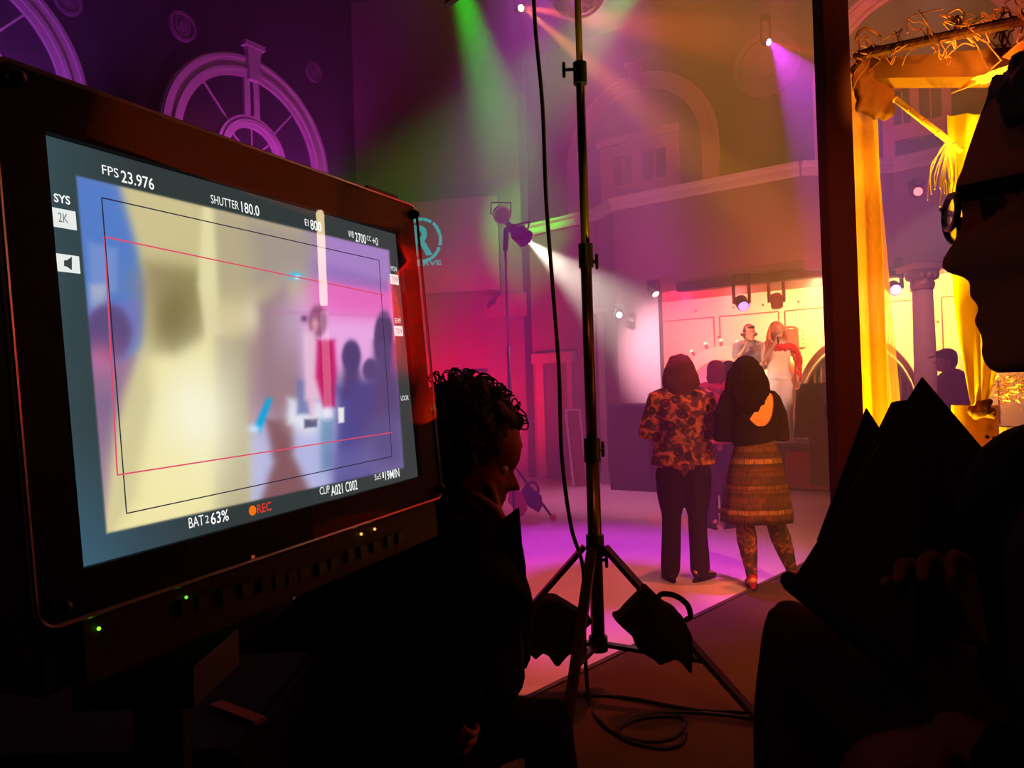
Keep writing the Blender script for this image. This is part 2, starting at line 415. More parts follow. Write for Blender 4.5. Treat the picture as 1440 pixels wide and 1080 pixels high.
# little gallery fronts inside arches
def gallery(name, label, px):
    (ax, ay), (bx, by) = px
    p = onplane(ax, ay, UW + nU * .25, nU); q = onplane(bx, by, UW + nU * .25, nU); q.z = p.z
    w = (q - p).length; d = UD; up = V((0, 0, 1)); t = thing(name, label, 'gallery front', V((p.x, p.y, ZT - .02)))
    h = p.z - ZT + .02
    m = MC['faded rose casing']
    bm = B(); N = -nU * .14
    def r(x0, x1, y0, y1, o=0, th=None): slab(bm, [p + d * w * x0 - up * y0 + nU * o, p + d * w * x1 - up * y0 + nU * o, p + d * w * x1 - up * y1 + nU * o, p + d * w * x0 - up * y1 + nU * o], N if th is None else -nU * th)
    r(.0, .17, .12, h); r(.87, 1., .12, h); r(.17, .87, .0, .32); r(.42, .55, .32, .85); r(.17, .87, .85, 1.08); r(0, 1, .0, .12)
    obj('facade', bm, m, t)
    bm = B(); r(-.03, 1.03, -.05, .09, .05, .1); obj('cornice', bm, m, t)
    for x0, x1 in ((.17, .42), (.55, .87)):
        bm = B(); r(x0, x1, .32, .85, -.08, .02); g = obj('window_pane', bm, mat('dusky pane', (80, 60, 66), .3), t)
        bm = B(); r((x0 + x1) / 2 - .012, (x0 + x1) / 2 + .012, .32, .85, -.05, .03); obj('mullion', bm, m, g)
    return t, p, w, h
g1, gp, gw, gh = gallery('gallery_front', 'pale gallery front with two paired windows inside the wide arch left of the post', ((843, 203), (950, 179)))
gallery('gallery_front', 'gallery front with paired windows high behind the gauze, right of the post', ((1238, 102), (1335, 82)))
bm = B(); a = onplane(868, 272, UW + nU * .5, nU); slab(bm, [a - V((0, 0, .4)), a + UD * .42 - V((0, 0, .4)), a + UD * .42 + V((0, 0, -.02)), a + V((0, 0, .1))], nU * .03)
tag(obj('paper_board', bm, mat('pale board', (185, 170, 185), .7)), 'small pale board leaning in the gallery opening inside the arch', 'board')
# flat ringed disks on the walls, paler than the paint
def disk(c, n, r, label, m):
    d = V((-n.y, n.x, 0)); up = V((0, 0, 1)); bm = B()
    for ri, ro, t in ((0, .35, .05), (.45, .6, .035), (.8, 1, .05), (0.3, .9, .02)):
        pr = []
        for k in range(32):
            q = 2 * math.pi * k / 32; u = d * math.cos(q) + up * math.sin(q)
            pr.append([bm.verts.new(c + u * r * max(ri, .01)), bm.verts.new(c + u * r * ro), bm.verts.new(c + u * r * ro + n * t), bm.verts.new(c + u * r * max(ri, .01) + n * t)])
        for i in range(32):
            a, b = pr[i], pr[(i + 1) % 32]
            for j in range(4): bm.faces.new((a[j], a[(j + 1) % 4], b[(j + 1) % 4], b[j]))
    return tag(obj('wall_disk', bm, m), label, 'wall ornament')
mm = mat('dim mauve disk', (135, 98, 135), .7)
disk(onplane(255, 38, LW0 + nL * .01, nL), nL, .2, 'small faint round medallion above and left of the purple arched window', mm)
disk(onplane(93, 2, LW0 + nL * .01, nL), nL, .17, 'faint round medallion at the top edge beside the far left arch', mm)
disk(onplane(440, 102, LW0 + nL * .01, nL), nL, .16, 'faint round medallion right of the purple arched window', mm)
bn = V((-.18, -.98, 0)).normalized()
bdir = (BL1 - LB).normalized(); bn = V((bdir.y, -bdir.x, 0))
disk(onplane(567, 185, LB + bn * .01, bn), bn, .2, 'faint round medallion on the dark wall above the projection screen', mm)
disk(onplane(1078, 92, UW + nU * .01, nU), nU, .55, 'large faint ringed medallion behind the purple beam, near the post', mat('rose medallion', (128, 96, 118), .7))

# ---- projection screen with teal logo
def bw(px, py, off=.01): return onplane(px, py, LB + bn * off, bn)
tl = bw(573, 284, .12); tr = bw(699, 275, .12); bl = bw(573, 413, .12); br = bw(703, 408, .12)
ps = thing('projection_screen', 'rose-lit projection screen showing a teal ring logo, right of the monitor', 'screen', bw(640, 412, .05))
sx0, sx1 = tl, tr; w = (tr - tl); w.z = 0; wl = w.length; zt_, zb_ = (tl.z + tr.z) / 2, (bl.z + br.z) / 2
bd = w.normalized(); s0 = V((tl.x, tl.y, 0)) - bd * .8
bm = B(); slab(bm, [pl(s0, zb_), pl(tr, zb_), pl(tr, zt_), pl(s0, zt_)], -bn * .03); obj('screen_fabric', bm, mat('screen fabric', (175, 130, 165), .8), ps)
bm = B(); slab(bm, [pl(s0, zb_ - .03), pl(tr, zb_ - .03), pl(tr, zb_), pl(s0, zb_)], -bn * .05); obj('screen_batten', bm, mat('screen batten', (110, 70, 100), .6), ps); bm = B(); slab(bm, [pl(s0, zt_), pl(tr, zt_), pl(tr, zt_ + .05), pl(s0, zt_ + .05)], -bn * .06); obj('screen_batten', bm, mat('screen batten', (110, 70, 100), .6), ps)
teal = emis('teal projection', (62, 205, 205), .75)
lc = bw(592, 338, .125); rr = (bw(592, 306, .125) - lc).length; up = V((0, 0, 1))
bm = B(); pr = []
for k in range(64):
    q = 2 * math.pi * k / 64; u = bd * math.cos(q) * .95 + up * math.sin(q)
    ro = rr * (1 + .06 * noise.noise(V((k * .9, 0, 0)))); ri = rr * (.86 + .07 * noise.noise(V((0, k * .7, 3))))
    pr.append([bm.verts.new(lc + u * ri), bm.verts.new(lc + u * ro), bm.verts.new(lc + u * ro + bn * .004), bm.verts.new(lc + u * ri + bn * .004)])
for i in range(64):
    if i % 17 == 9: continue
    a, b = pr[i], pr[(i + 1) % 64]
    for j in range(4): bm.faces.new((a[j], a[(j + 1) % 4], b[(j + 1) % 4], b[j]))
obj('logo_ring', bm, teal, ps)
me = fit_text('R', lc - bd * rr * .42 - up * rr * .68, bd, up, rr * .95, rr * 1.36, .03); rawobj('logo_letter', me, teal, ps)
e = bw(621, 369, .125); me = fit_text('RESERVE', V((e.x, e.y, e.z - .04)) - bd * .72, bd, up, .72, .085, .02); rawobj('logo_text', me, teal, ps)
# small framed panel under the screen
pb = thing('wall_panel', 'small square panel with bent pipe on the red-lit wall below the screen', 'wall panel', bw(710, 448, .02))
a, b_, c_, d_ = [bw(x, y, .03) for x, y in ((682, 448), (741, 444), (740, 411), (681, 416))]
bm = B(); slab(bm, [a, b_, c_, d_], -bn * .025); obj('panel_board', bm, mat('rose panel', (165, 90, 125), .7), pb)
bm = B(); tube(bm, curve_pts([bw(x, y, .06) for x, y in ((687, 432), (689, 424), (694, 427), (697, 418), (702, 415))], 5), .025, seg=8); obj('bent_pipe', bm, mat('dark pipe', (90, 40, 60), .5), pb)

# ---- stage furniture
# glowing marquee arch with bulbs
def halfdisc(c, d, n, rx, rz, t, ri=0, seg=40):
    bm = B(); up = V((0, 0, 1)); pr = []
    for k in range(seg + 1):
        q = math.pi * k / seg; u = d * math.cos(q) * rx + up * math.sin(q) * rz
        pr.append([bm.verts.new(c + u * ri), bm.verts.new(c + u), bm.verts.new(c + u + n * t), bm.verts.new(c + u * ri + n * t)])
    for a, b in zip(pr, pr[1:]):
        for j in range(4): bm.faces.new((a[j], a[(j + 1) % 4], b[(j + 1) % 4], b[j]))
    if ri: bm.faces.new(pr[0]); bm.faces.new(pr[-1][::-1])
    return bm
def stg(px, py, off): return onplane(px, py, b2 - PN * off, PN)
bmc = stg(1018, 560, .35); top = stg(1018, 487, .35); lf = stg(950, 560, .35)
t = thing('marquee_arch', 'cream half-round marquee arch with bulbs behind the DJ', 'marquee arch', pl(bmc, SZ))
rx = (lf - bmc).length; rz = top.z - bmc.z; bcz = V(bmc)
obj('arch_face', halfdisc(bcz, PD, -PN, rx, rz, .08, .74), mat('cream marquee board', (235, 215, 180), .5), t)
obj('arch_inset', halfdisc(bcz + PN * .03, PD, -PN, rx * .72, rz * .72, .03), mat('violet inset', (150, 120, 190), .5), t)
bm = B(); box(bm, V((bcz.x, bcz.y, (SZ + bcz.z) / 2)) + PN * .0, (rx * 2, .08, bcz.z - SZ), Matrix.Rotation(math.atan2(PD.y, PD.x), 4, 'Z')); obj('arch_base', bm, MC['cream marquee board'], t)
for k in range(11):
    q = math.pi * (k + .5) / 11; u = PD * math.cos(q) * rx * 1.03 + up * math.sin(q) * rz * 1.03
    bm = B(); tube(bm, [bcz + u - PN * .05, bcz + u * 1.06 - PN * .05], .03, seg=8); bo = obj('bulb_socket', bm, mat('dark socket', (80, 40, 40), .5), t)
    bm = B(); ell(bm, bcz + u * 1.08 - PN * .05, .035, seg=8, ring=6); obj('bulb', bm, emis('marquee bulb', (255, 225, 190), 2.0), bo)
# barred half-round booth front right
hc = stg(1207, 592, .9); tp = stg(1207, 470, .9); lf = stg(1118, 592, .9)
t = thing('barred_arch', 'big dark half-round arch with vertical bars, behind the wooden post', 'arch', pl(hc, SZ))
rx = (lf - hc).length; rz = tp.z - hc.z; m_br = mat('bronze rim', (120, 50, 42), .35, .5); up = V((0, 0, 1))
obj('arch_rim', halfdisc(hc, PD, -PN, rx, rz, .12, .93), m_br, t)
obj('arch_rim', halfdisc(hc, PD, -PN, rx * .9, rz * .9, .1, .97), m_br, t)
obj('arch_panel', halfdisc(hc + PN * .04, PD, -PN, rx * .88, rz * .88, .03), mat('dark maroon panel', (62, 28, 42), .6), t)
for k in range(-7, 8):
    x = k / 8 * rx * .86; z = rz * .86 * math.sqrt(max(0, 1 - (x / (rx * .86)) ** 2))
    if z > .05:
        bm = B(); beam(bm, hc + PD * x - PN * .03, hc + PD * x - PN * .03 + up * z, .02, .02, up=PN); obj('bar', bm, mat('copper bar', (190, 110, 100), .3, .6), t)
bm = B(); box(bm, V((hc.x, hc.y, (SZ + hc.z) / 2)), (rx * 2, .12, hc.z - SZ), Matrix.Rotation(math.atan2(PD.y, PD.x), 4, 'Z')); obj('arch_base', bm, mat('blue-grey base', (110, 95, 120), .6), t)
# copper tank behind the singer
cb = stg(1112, 520, .5); ct = stg(1112, 458, .5)
t = thing('copper_tank', 'tall shiny copper tank standing behind the singer', 'tank', pl(cb, SZ))
bm = B(); r = .135; tube(bm, [pl(cb, SZ + .3), pl(cb, ct.z - .06)], r, seg=24, rnd=False); obj('tank_shell', bm, mat('copper', (196, 92, 70), .3, .75, bump=.1), t, smooth=True)
bm = B(); ell(bm, pl(cb, ct.z - .06), (r, r, .06)); obj('tank_dome', bm, MC['copper'], t, smooth=True)
bm = B(); tube(bm, [pl(cb, SZ), pl(cb, SZ + .3)], r * .8, seg=16, rnd=False); obj('tank_foot', bm, m_blackm, t)
# gauge plate
bm = B(); g = stg(1125, 475, .05); box(bm, g, (.16, .03, .3), Matrix.Rotation(math.atan2(PD.y, PD.x), 4, 'Z')); t = tag(obj('gauge_plate', bm, mat('cream plate', (230, 205, 160), .5)), 'narrow cream plate with small dark bolts right of the copper tank', 'plate')
for k in range(8):
    bm = B(); ell(bm, g - PN * .02 + PD * (.05 if k % 2 else -.05) + up * (k // 2 * .07 - .1), .012, seg=8, ring=5); obj('bolt', bm, m_line, t)
# white column with capital
cx = atz(1312, 640, SZ); col_b = V(P4) + V((.62, -.05, 0)); 
cpos = onwall(1303, 560, P4 - V((0, -.12, 0)), P5 - V((0, -.12, 0)))
t = thing('fluted_column', 'pale round column with ornate capital beside the capped man', 'column', pl(cpos, 0))
cpx = pl(cpos, 0); bm = B(); tube(bm, [cpx + up * .22, cpx + up * 1.2, cpx + up * 2.5], [.135, .13, .115], seg=24, rnd=False)
obj('shaft', bm, mat('pale column', (205, 165, 165), .6), t, smooth=True)
bm = B(); tube(bm, [cpx, cpx + up * .1], .2, rnd=False, seg=24); tube(bm, [cpx + up * .1, cpx + up * .22], [.17, .15], rnd=False, seg=24); obj('column_base', bm, MC['pale column'], t)
bm = B(); tube(bm, [cpx + up * 2.5, cpx + up * 2.56, cpx + up * 2.62, cpx + up * 2.72], [.13, .14, .125, .2], rnd=False, seg=24); box(bm, cpx + up * 2.76, (.42, .42, .07))
for k in range(12):
    q = k * math.pi / 6; ell(bm, cpx + V((math.cos(q) * .16, math.sin(q) * .16, 2.66)), (.03, .03, .05), seg=8, ring=6)
obj('capital', bm, mat('gilt capital', (190, 130, 110), .45, .3), t)
# amp stack / table right of the skirt woman
tb = atz(1135, 690, 0) - PN * .12
t = thing('equipment_table', 'low table with mixer and glossy red front, between the skirted woman and the post', 'table', tb, math.atan2(PD.y, PD.x))
def lb(bm, c, s): return box(bm, c, s)
bm = B(); lb(bm, (0, .3, .60), (1.0, .6, .05)); obj('table_top', bm, mat('dark violet top', (80, 60, 110), .35), t, world=False)
bm = B(); lb(bm, (0, .3, .29), (.9, .5, .57)); obj('table_body', bm, mat('dark cabinet', (60, 34, 60), .5), t, world=False)
bm = B(); lb(bm, (.02, .035, .28), (.5, .03, .48)); obj('red_panel', bm, mat('glossy red panel', (200, 20, 50), .15), t, world=False)  # glossy red front panel
for x in (-.2, .22):
    bm = B(); tube(bm, [(x - .05, .01, .06), (x + .02, .01, .28), (x - .02, .01, .5)], .008, seg=6); obj('chrome_strip', bm, mat('red chrome', (230, 120, 130), .2, .7), t, world=False)
t2 = thing('mixer', 'small pale mixing console lying on the dark equipment table', 'mixer', tb + PD * .0 + up * .625, math.atan2(PD.y, PD.x))
bm = B(); lb(bm, (.0, .25, .025), (.34, .25, .05)); obj('mixer_body', bm, mat('pale mixer', (190, 170, 200), .4), t2, world=False)
for k in range(6):
    bm = B(); tube(bm, [(-.13 + k * .05, .2, .05), (-.13 + k * .05, .2, .07)], .009, seg=6); obj('knob', bm, m_black, t2, world=False)
# tall dark speaker cabinets behind table
for (px, yy, w_, h_, lab) in ((1122, .95, .46, 1.05, 'dark cloth-covered speaker cabinet right behind the skirted woman'), (1160, 1.0, .3, .8, 'pale violet speaker cabinet beside the wooden post')):
    p = atz(px + (22 if px == 1160 else 0), 688, 0) + PN * .75; t = thing('speaker_cabinet', lab, 'speaker', pl(p, SZ), math.atan2(PD.y, PD.x))
    mm_ = mat('speaker cloth %d' % px, (58, 44, 84) if px == 1122 else (130, 110, 160), .8)
    bm = B(); hh = h_ - SZ + .35; slab(bm, [(-w_ / 2, 0, 0), (w_ / 2, 0, 0), (w_ / 2 - .06, 0, hh), (-w_ / 2 + .06, 0, hh)], (0, .35, 0)); obj('cabinet', bm, mm_, t, world=False)
    bm = B(); tube(bm, [(0, -.01, hh * .35), (0, -.025, hh * .35)], .13, seg=24, rnd=False); obj('speaker_cone', bm, m_black, t, world=False)
    bm = B(); tube(bm, [(0, -.01, hh * .75), (0, -.02, hh * .75)], .06, seg=20, rnd=False); obj('tweeter', bm, m_black, t, world=False)
# ------------------------------------------------------------------ people
ROWS = [(-.118, .066, .030, .016), (-.112, .084, .008, .030), (-.100, .090, -.02, .043), (-.085, .086, -.045, .053), (-.070, .086, -.058, .058),
        (-.058, .088, -.066, .061), (-.046, .090, -.070, .064), (-.034, .090, -.076, .066), (-.018, .089, -.084, .069), (0, .082, -.090, .071),
        (.018, .088, -.095, .073), (.035, .092, -.099, .075), (.055, .088, -.099, .075), (.078, .074, -.092, .070), (.097, .052, -.075, .058), (.110, .022, -.045, .038), (.117, -.008, -.018, .010)]
MID = [(-.118, .068), (-.108, .092), (-.097, .096), (-.086, .089), (-.077, .094), (-.068, .099), (-.063, .094), (-.057, .1005), (-.049, .098), (-.043, .095), (-.036, .100), (-.028, .118), (-.018, .115), (0, .094), (.010, .092), (.025, .095), (.05, .089)]
def interp(tab, z):
    if z <= tab[0][0]: return tab[0][1]
    for a, b in zip(tab, tab[1:]):
        if z <= b[0]: return a[1] + (b[1] - a[1]) * (z - a[0]) / (b[0] - a[0])
    return tab[-1][1]
def head_bm(bm, M, rows=ROWS, mid=MID, s=1.0, fine=26, ears=True):
    """head facing +y, origin between the eyes at the skull's middle"""
    zs = [r[0] for r in rows]; z0, z1 = zs[0], zs[-1]; N = fine; prev = None; cols = 40; allr = []
    R = lambda k, z: interp([(r[0], r[k]) for r in rows], z)
    for i in range(N + 1):
        t = i / N; z = z0 + (z1 - z0) * (t + .0)
        yf, yb, hw = R(1, z), R(2, z), R(3, z); yc, ry = (yf + yb) / 2, (yf - yb) / 2; row = []
        for k in range(cols):
            q = 2 * math.pi * k / cols; sx, cy = math.sin(q), math.cos(q)
            sx_ = math.copysign(abs(sx) ** .9, sx)
            x, y = hw * sx_, yc + ry * cy
            if cy > 0:
                if z < .06:
                    md = interp(mid, z) - yf; sg = .010 + (.006 if z < -.04 else 0) + (.008 if z > .01 else 0)
                    if -.038 < z < -.018: sg = .012
                    y += md * math.exp(-(x / sg) ** 2)
                y -= .010 * math.exp(-((abs(x) - .031) / .014) ** 2 - ((z - .001) / .010) ** 2)
            row.append(bm.verts.new(M @ V((x * s, y * s, z * s))))
        if prev:
            for k in range(cols): bm.faces.new((prev[k], prev[(k + 1) % cols], row[(k + 1) % cols], row[k]))
        else: bm.faces.new(row[::-1])
        prev = row
    bm.faces.new(prev)
    if ears:
        for sd in (-1, 1): ell(bm, M @ V((sd * .073 * s, -.008 * s, -.012 * s)), (.010 * s, .019 * s, .032 * s), M.to_3x3().to_4x4() @ Matrix.Rotation(sd * .35, 4, 'Z'), seg=10, ring=8)

def hand(bm, w, d, n, s=1.0, curl=.5, side=1, spread=1.0, curls=None):
    """w wrist, d along the hand, n palm normal (fingers curl towards it); side=+1 thumb on +d x n side"""
    d = V(d).normalized(); n = V(n); n = (n - d * n.dot(d)).normalized(); u = d.cross(n) * side
    tube(bm, [w, V(w) + d * .03 * s, V(w) + d * .075 * s, V(w) + d * .09 * s], [(.021 * s, .014 * s), (.034 * s, .014 * s), (.041 * s, .012 * s), (.038 * s, .010 * s)], xa=u, seg=14)
    for k, (off, L, r) in enumerate(((.030, .072, .0085), (.0105, .080, .009), (-.0105, .075, .0085), (-.030, .060, .0075))):
        c = curls[k] if curls else curl * (1 + .12 * k)
        p = V(w) + d * (.088 - abs(off) * .15) * s + u * off * s; pts = [p - d * .012 * s, p]; a = 0
        fd = (d + u * off * 1.5 * spread).normalized()
        for seg_l, m in ((.45, .7), (.3, 1.2), (.25, .8)):
            a += c * m; q = fd * math.cos(a) + n * math.sin(a); p = p + q * L * seg_l * s; pts.append(p)
        tube(bm, pts, [r * s * 1.05, r * s * 1.05, r * s, r * s * .92, r * s * .8], seg=10)
    b = V(w) + d * .022 * s + u * .024 * s; t1 = b + (d * .6 + u * .7 + n * .25).normalized() * .036 * s
    t2 = t1 + (d * .9 + u * .25 + n * (.3 + curl * .4)).normalized() * .030 * s; t3 = t2 + (d * .9 + n * (.4 + curl * .5)).normalized() * .024 * s
    tube(bm, [b - u * .008 * s, b, t1, t2, t3], [.012 * s, .013 * s, .0105 * s, .0095 * s, .008 * s], seg=10)

def joints(Hh, **o):
    J = dict(hip=(0, 0, .53), nk=(0, -.005, .845), hd=(0, .012, .932), lh=(-.05, 0, .51), rh=(.05, 0, .51), lk=(-.055, .012, .285), rk=(.055, .012, .285),
             la=(-.052, -.012, .045), ra=(.052, -.012, .045), lt=(-.068, .085, .016), rt=(.068, .085, .016),
             ls=(-.1, -.005, .815), rs=(.1, -.005, .815), le=(-.128, -.015, .635), re=(.128, -.015, .635), lw=(-.13, .02, .485), rw=(.13, .02, .485))
    J.update(o); return {k: V(v) * Hh for k, v in J.items()}
TORSO = [(-.02, .080, .058), (.02, .098, .066), (.09, .094, .060), (.20, .080, .054), (.32, .076, .053), (.47, .085, .060), (.64, .097, .066), (.80, .100, .060), (.90, .086, .048), (.965, .052, .036), (1.03, .034, .034), (1.15, .031, .033), (1.22, .03, .033)]
def torso(bm, J, Hh, g=0.0, t0=-.1, t1=1.3, wf=1.0, hf=1.0, xa=None, lean=0):
    hp = J['hip'] - V((0, 0, 0)); nk = J['nk']; xa = xa or (J['rs'] - J['ls'])
    d = nk - hp; pts, rr = [], []
    for t, rx, ry in TORSO:
        if t < t0 or t > t1: continue
        p = hp + d * t if t <= 1 else nk + (J['hd'] - nk) * ((t - 1) / .3)
        f = (hf if t < .3 else wf) if t < .95 else 1
        bulge = -d.cross(xa).normalized() * -0.0
        pts.append(p); rr.append(((rx * Hh * f) + g, (ry * Hh * f) + g))
    tube(bm, pts, rr, xa=xa, seg=24)
def person(name, label, loc, rz, Hh, J, skin, parts, wf=1.0, hf=1.0, voxel=.0085, head_M=None, group=None, hands=(None, None), face=True, headrot=(0, 0)):
    root = thing(name, label, 'person', loc, rz, group)
    b = B(); torso(b, J, Hh, 0, wf=wf, hf=hf)
    HM = Matrix.Translation(J['hd']) @ Euler((headrot[1], 0, headrot[0]), 'XYZ').to_matrix().to_4x4(); hs = Hh / 1.72 * (1.02 if Hh < 1.7 else 1)
    head_bm(b, HM, s=hs)
    for sd, w, e, s in (('l', 'lw', 'le', 'ls'), ('r', 'rw', 're', 'rs')):
        tube(b, [J['nk'].lerp(J[s], .45), J[s], J[s].lerp(J[e], .4), J[e], J[e].lerp(J[w], .35), J[w]], [x * Hh for x in (.032, .034, .029, .023, .022, .0145)])
        i = 0 if sd == 'l' else 1
        hh = hands[i] or (J[w] - J[e], V((0, 1, 0)) if abs((J[w] - J[e]).normalized().y) < .8 else V((0, 0, 1)), .45)
        hand(b, J[w], hh[0], hh[1], Hh / 1.72, hh[2], side=(1 if sd == 'r' else -1))
        h, k, a, t = sd + 'h', sd + 'k', sd + 'a', sd + 't'
        tube(b, [J[h] + (J['hip'] - J[h]) * .3, J[h].lerp(J[k], .2), J[h].lerp(J[k], .6), J[k], J[k].lerp(J[a], .3), J[k].lerp(J[a], .75), J[a]], [x * Hh * (hf if i_ < 3 else 1) for i_, x in enumerate((.052, .053, .042, .030, .033, .023, .02))])
        td = (J[t] - J[a]); tube(b, [J[a] - td * .25 - V((0, 0, .012)), J[a].lerp(J[t], .5), J[t]], [(.02 * Hh, .02 * Hh), (.022 * Hh, .017 * Hh), (.02 * Hh, .010 * Hh)])
    rawobj('body', remesh(b, voxel, 2), skin, root, world=False)
    if face:
        for sd in (-1, 1):
            bm = B(); ell(bm, HM @ V((sd * .031 * hs, .078 * hs, .001 * hs)), .0115 * hs, seg=12, ring=8); eo = obj('eye', bm, mat('eye white', (225, 215, 210), .3), root, world=False, smooth=True)
            bm = B(); ell(bm, HM @ V((sd * .031 * hs, .087 * hs, .001 * hs)), .0052 * hs, seg=10, ring=6); obj('iris', bm, mat('dark iris', (50, 30, 20), .2), eo, world=False)
    for f in parts: f(root, J, Hh, HM, hs)
    return root

def shirt(m, g=.014, t0=.2, t1=.99, sleeve=1.0, wf=1.0, hf=1.0, name='top', disp=.0, voxel=.009, cuffs=0, flare=0, sl=('l', 'r'), smooth=3):
    def f(root, J, Hh, HM, hs):
        b = B(); torso(b, J, Hh, g, t0, t1, wf, hf)
        if flare:
            d = J['hip']; tube(b, [d + V((0, 0, .09 * Hh)), d + V((0, 0, .0)), d - V((0, 0, flare * Hh))], [(.094 * Hh * hf + g, .064 * Hh * hf + g), (.108 * Hh * hf + g, .074 * Hh * hf + g), (.112 * Hh * hf + g, .078 * Hh * hf + g)], xa=J['rs'] - J['ls'], seg=24, rnd=False)
        for sd in sl:
            w, e, s = sd + 'w', sd + 'e', sd + 's'; q = J[e].lerp(J[w], .9)
            if sleeve >= 1: tube(b, [J['nk'].lerp(J[s], .5), J[s], J[s].lerp(J[e], .4), J[e], J[e].lerp(J[w], .4), q], [x * Hh + g for x in (.034, .037, .032, .027, .026, .019 + cuffs)])
            else:
                tube(b, [J['nk'].lerp(J[s], .5), J[s], J[s].lerp(J[e], sleeve)], [x * Hh + g for x in (.034, .037, .033)])
        return rawobj(name, remesh(b, voxel, smooth, disp, 14), m, root, world=False)
    return f
def trousers(m, g=.012, hf=1.0, wide=.0, name='trousers', disp=.006, end=.0):
    def f(root, J, Hh, HM, hs):
        b = B(); torso(b, J, Hh, g, -.1, .22, 1, hf)
        for sd in 'lr':
            h, k, a = J[sd + 'h'], J[sd + 'k'], J[sd + 'a']
            tube(b, [h + (J['hip'] - h) * .3, h.lerp(k, .2), h.lerp(k, .6), k, k.lerp(a, .35), k.lerp(a, .75), k.lerp(a, 1.0 - end)], [x * Hh + g for x in (.056 * hf, .056 * hf, .045 * hf, .035, .034, .029 + wide, .029 + wide)], rnd=True)
        rawobj(name, remesh(b, .009, 3, disp, 12), m, root, world=False)
    return f
def shoes(m, heel=0.0, g=.008):
    def f(root, J, Hh, HM, hs):
        for sd in 'lr':
            a, t = J[sd + 'a'], J[sd + 't']; d = t - a; d.z = 0; d.normalize(); s = V((d.y, -d.x, 0)); z0 = .012
            hb = V((a.x, a.y, 0)) - d * .035; b = B()
            tube(b, [hb + V((0, 0, z0 + .035 + heel)), V((a.x, a.y, .045 + heel * .8)), V((a.x, a.y, .03)) + d * .08, V((t.x, t.y, .022)), V((t.x, t.y, .016)) + d * .035], [(.03, .03), (.036, .036), (.041, .026), (.043, .018), (.03, .012)], xa=s)
            so = rawobj('shoe', remesh(b, .006, 2), m, root, world=False)
            b = B(); pts = []
            for k in range(20):
                q = 2 * math.pi * k / 20; u = d * (math.cos(q) * .15 + .055) + s * math.sin(q) * (.043 if math.cos(q) > 0 else .036); pts.append(V((a.x, a.y, 0)) + u)
            slab(b, pts, (0, 0, .014)); obj('sole', b, mat('dark sole', (24, 18, 18), .8), so, world=False)
            if heel: b = B(); tube(b, [hb + V((0, 0, .0)), hb + V((0, 0, .04 + heel))], [.014, .026], rnd=False); obj('heel', b, m, so, world=False)
    return f
def hairfn(m, kind, name='hair', seed=0, voxel=.008, disp=.01):
    def f(root, J, Hh, HM, hs):
        rnd = random.Random(seed); b = B(); r3 = HM.to_3x3().to_4x4(); P = lambda x, y, z: HM @ (V((x, y, z)) * hs)
        if kind == 'short':
            ell(b, P(0, -.022, .036), (.084 * hs, .094 * hs, .088 * hs), r3); ell(b, P(0, -.05, -.02), (.076 * hs, .062 * hs, .075 * hs), r3)
            ell(b, P(0, .05, .085), (.06 * hs, .05 * hs, .03 * hs), r3)
        if kind == 'bob':
            ell(b, P(0, -.026, .030), (.110 * hs, .118 * hs, .106 * hs), r3)
            tube(b, [P(0, -.03, .03), P(0, -.035, -.04), P(0, -.038, -.10), P(0, -.042, -.145)], [(.115 * hs, .11 * hs), (.135 * hs, .10 * hs), (.140 * hs, .088 * hs), (.105 * hs, .065 * hs)], xa=r3 @ V((1, 0, 0)), seg=24)
        if kind == 'straight':
            ell(b, P(0, -.022, .032), (.088 * hs, .1 * hs, .092 * hs), r3)
            tube(b, [P(0, -.04, .02), P(0, -.045, -.06), P(0, -.05, -.12)], [(.088 * hs, .075 * hs), (.092 * hs, .06 * hs), (.07 * hs, .045 * hs)], xa=r3 @ V((1, 0, 0)), seg=24)
        if kind in ('long', 'blonde'):
            ell(b, P(0, -.022, .034), (.1 * hs, .108 * hs, .102 * hs), r3)
            L = .32 if kind == 'long' else .36
            for k in range(34):
                q = math.pi * (k / 33) + (0 if kind == 'long' else 0); cx, sy = math.cos(q), -math.sin(q)
                if kind == 'blonde': cx *= 1.05; sy = sy * .8 + .25
                wob = rnd.uniform(-.012, .012); ln = L * rnd.uniform(.8, 1.05)
                wd = 1.16 if kind == 'long' else 1; pts = [P(cx * .07, -.02 + sy * .07, .07), P(cx * .105 * wd, -.02 + sy * .1, -.0), P(cx * (.122 * wd) + wob, -.025 + sy * .105, -.12), P(cx * (.112 if kind == 'long' else .13) + wob * 2 - (.018 if kind == 'long' else 0), -.03 + sy * .11, -.24), P(cx * .085 + wob * 3 - (.03 if kind == 'long' else 0), -.03 + sy * .1 + wob, -ln)]
                tube(b, curve_pts(pts, 3), [.02 * hs] * 3 + [.021 * hs] * 6 + [.016 * hs] * 2 + [.008 * hs] * 2, seg=8)
        rawobj(name, remesh(b, voxel, 2, disp, 60 if kind in ('long', 'blonde') else 30), m, root, world=False)
    return f

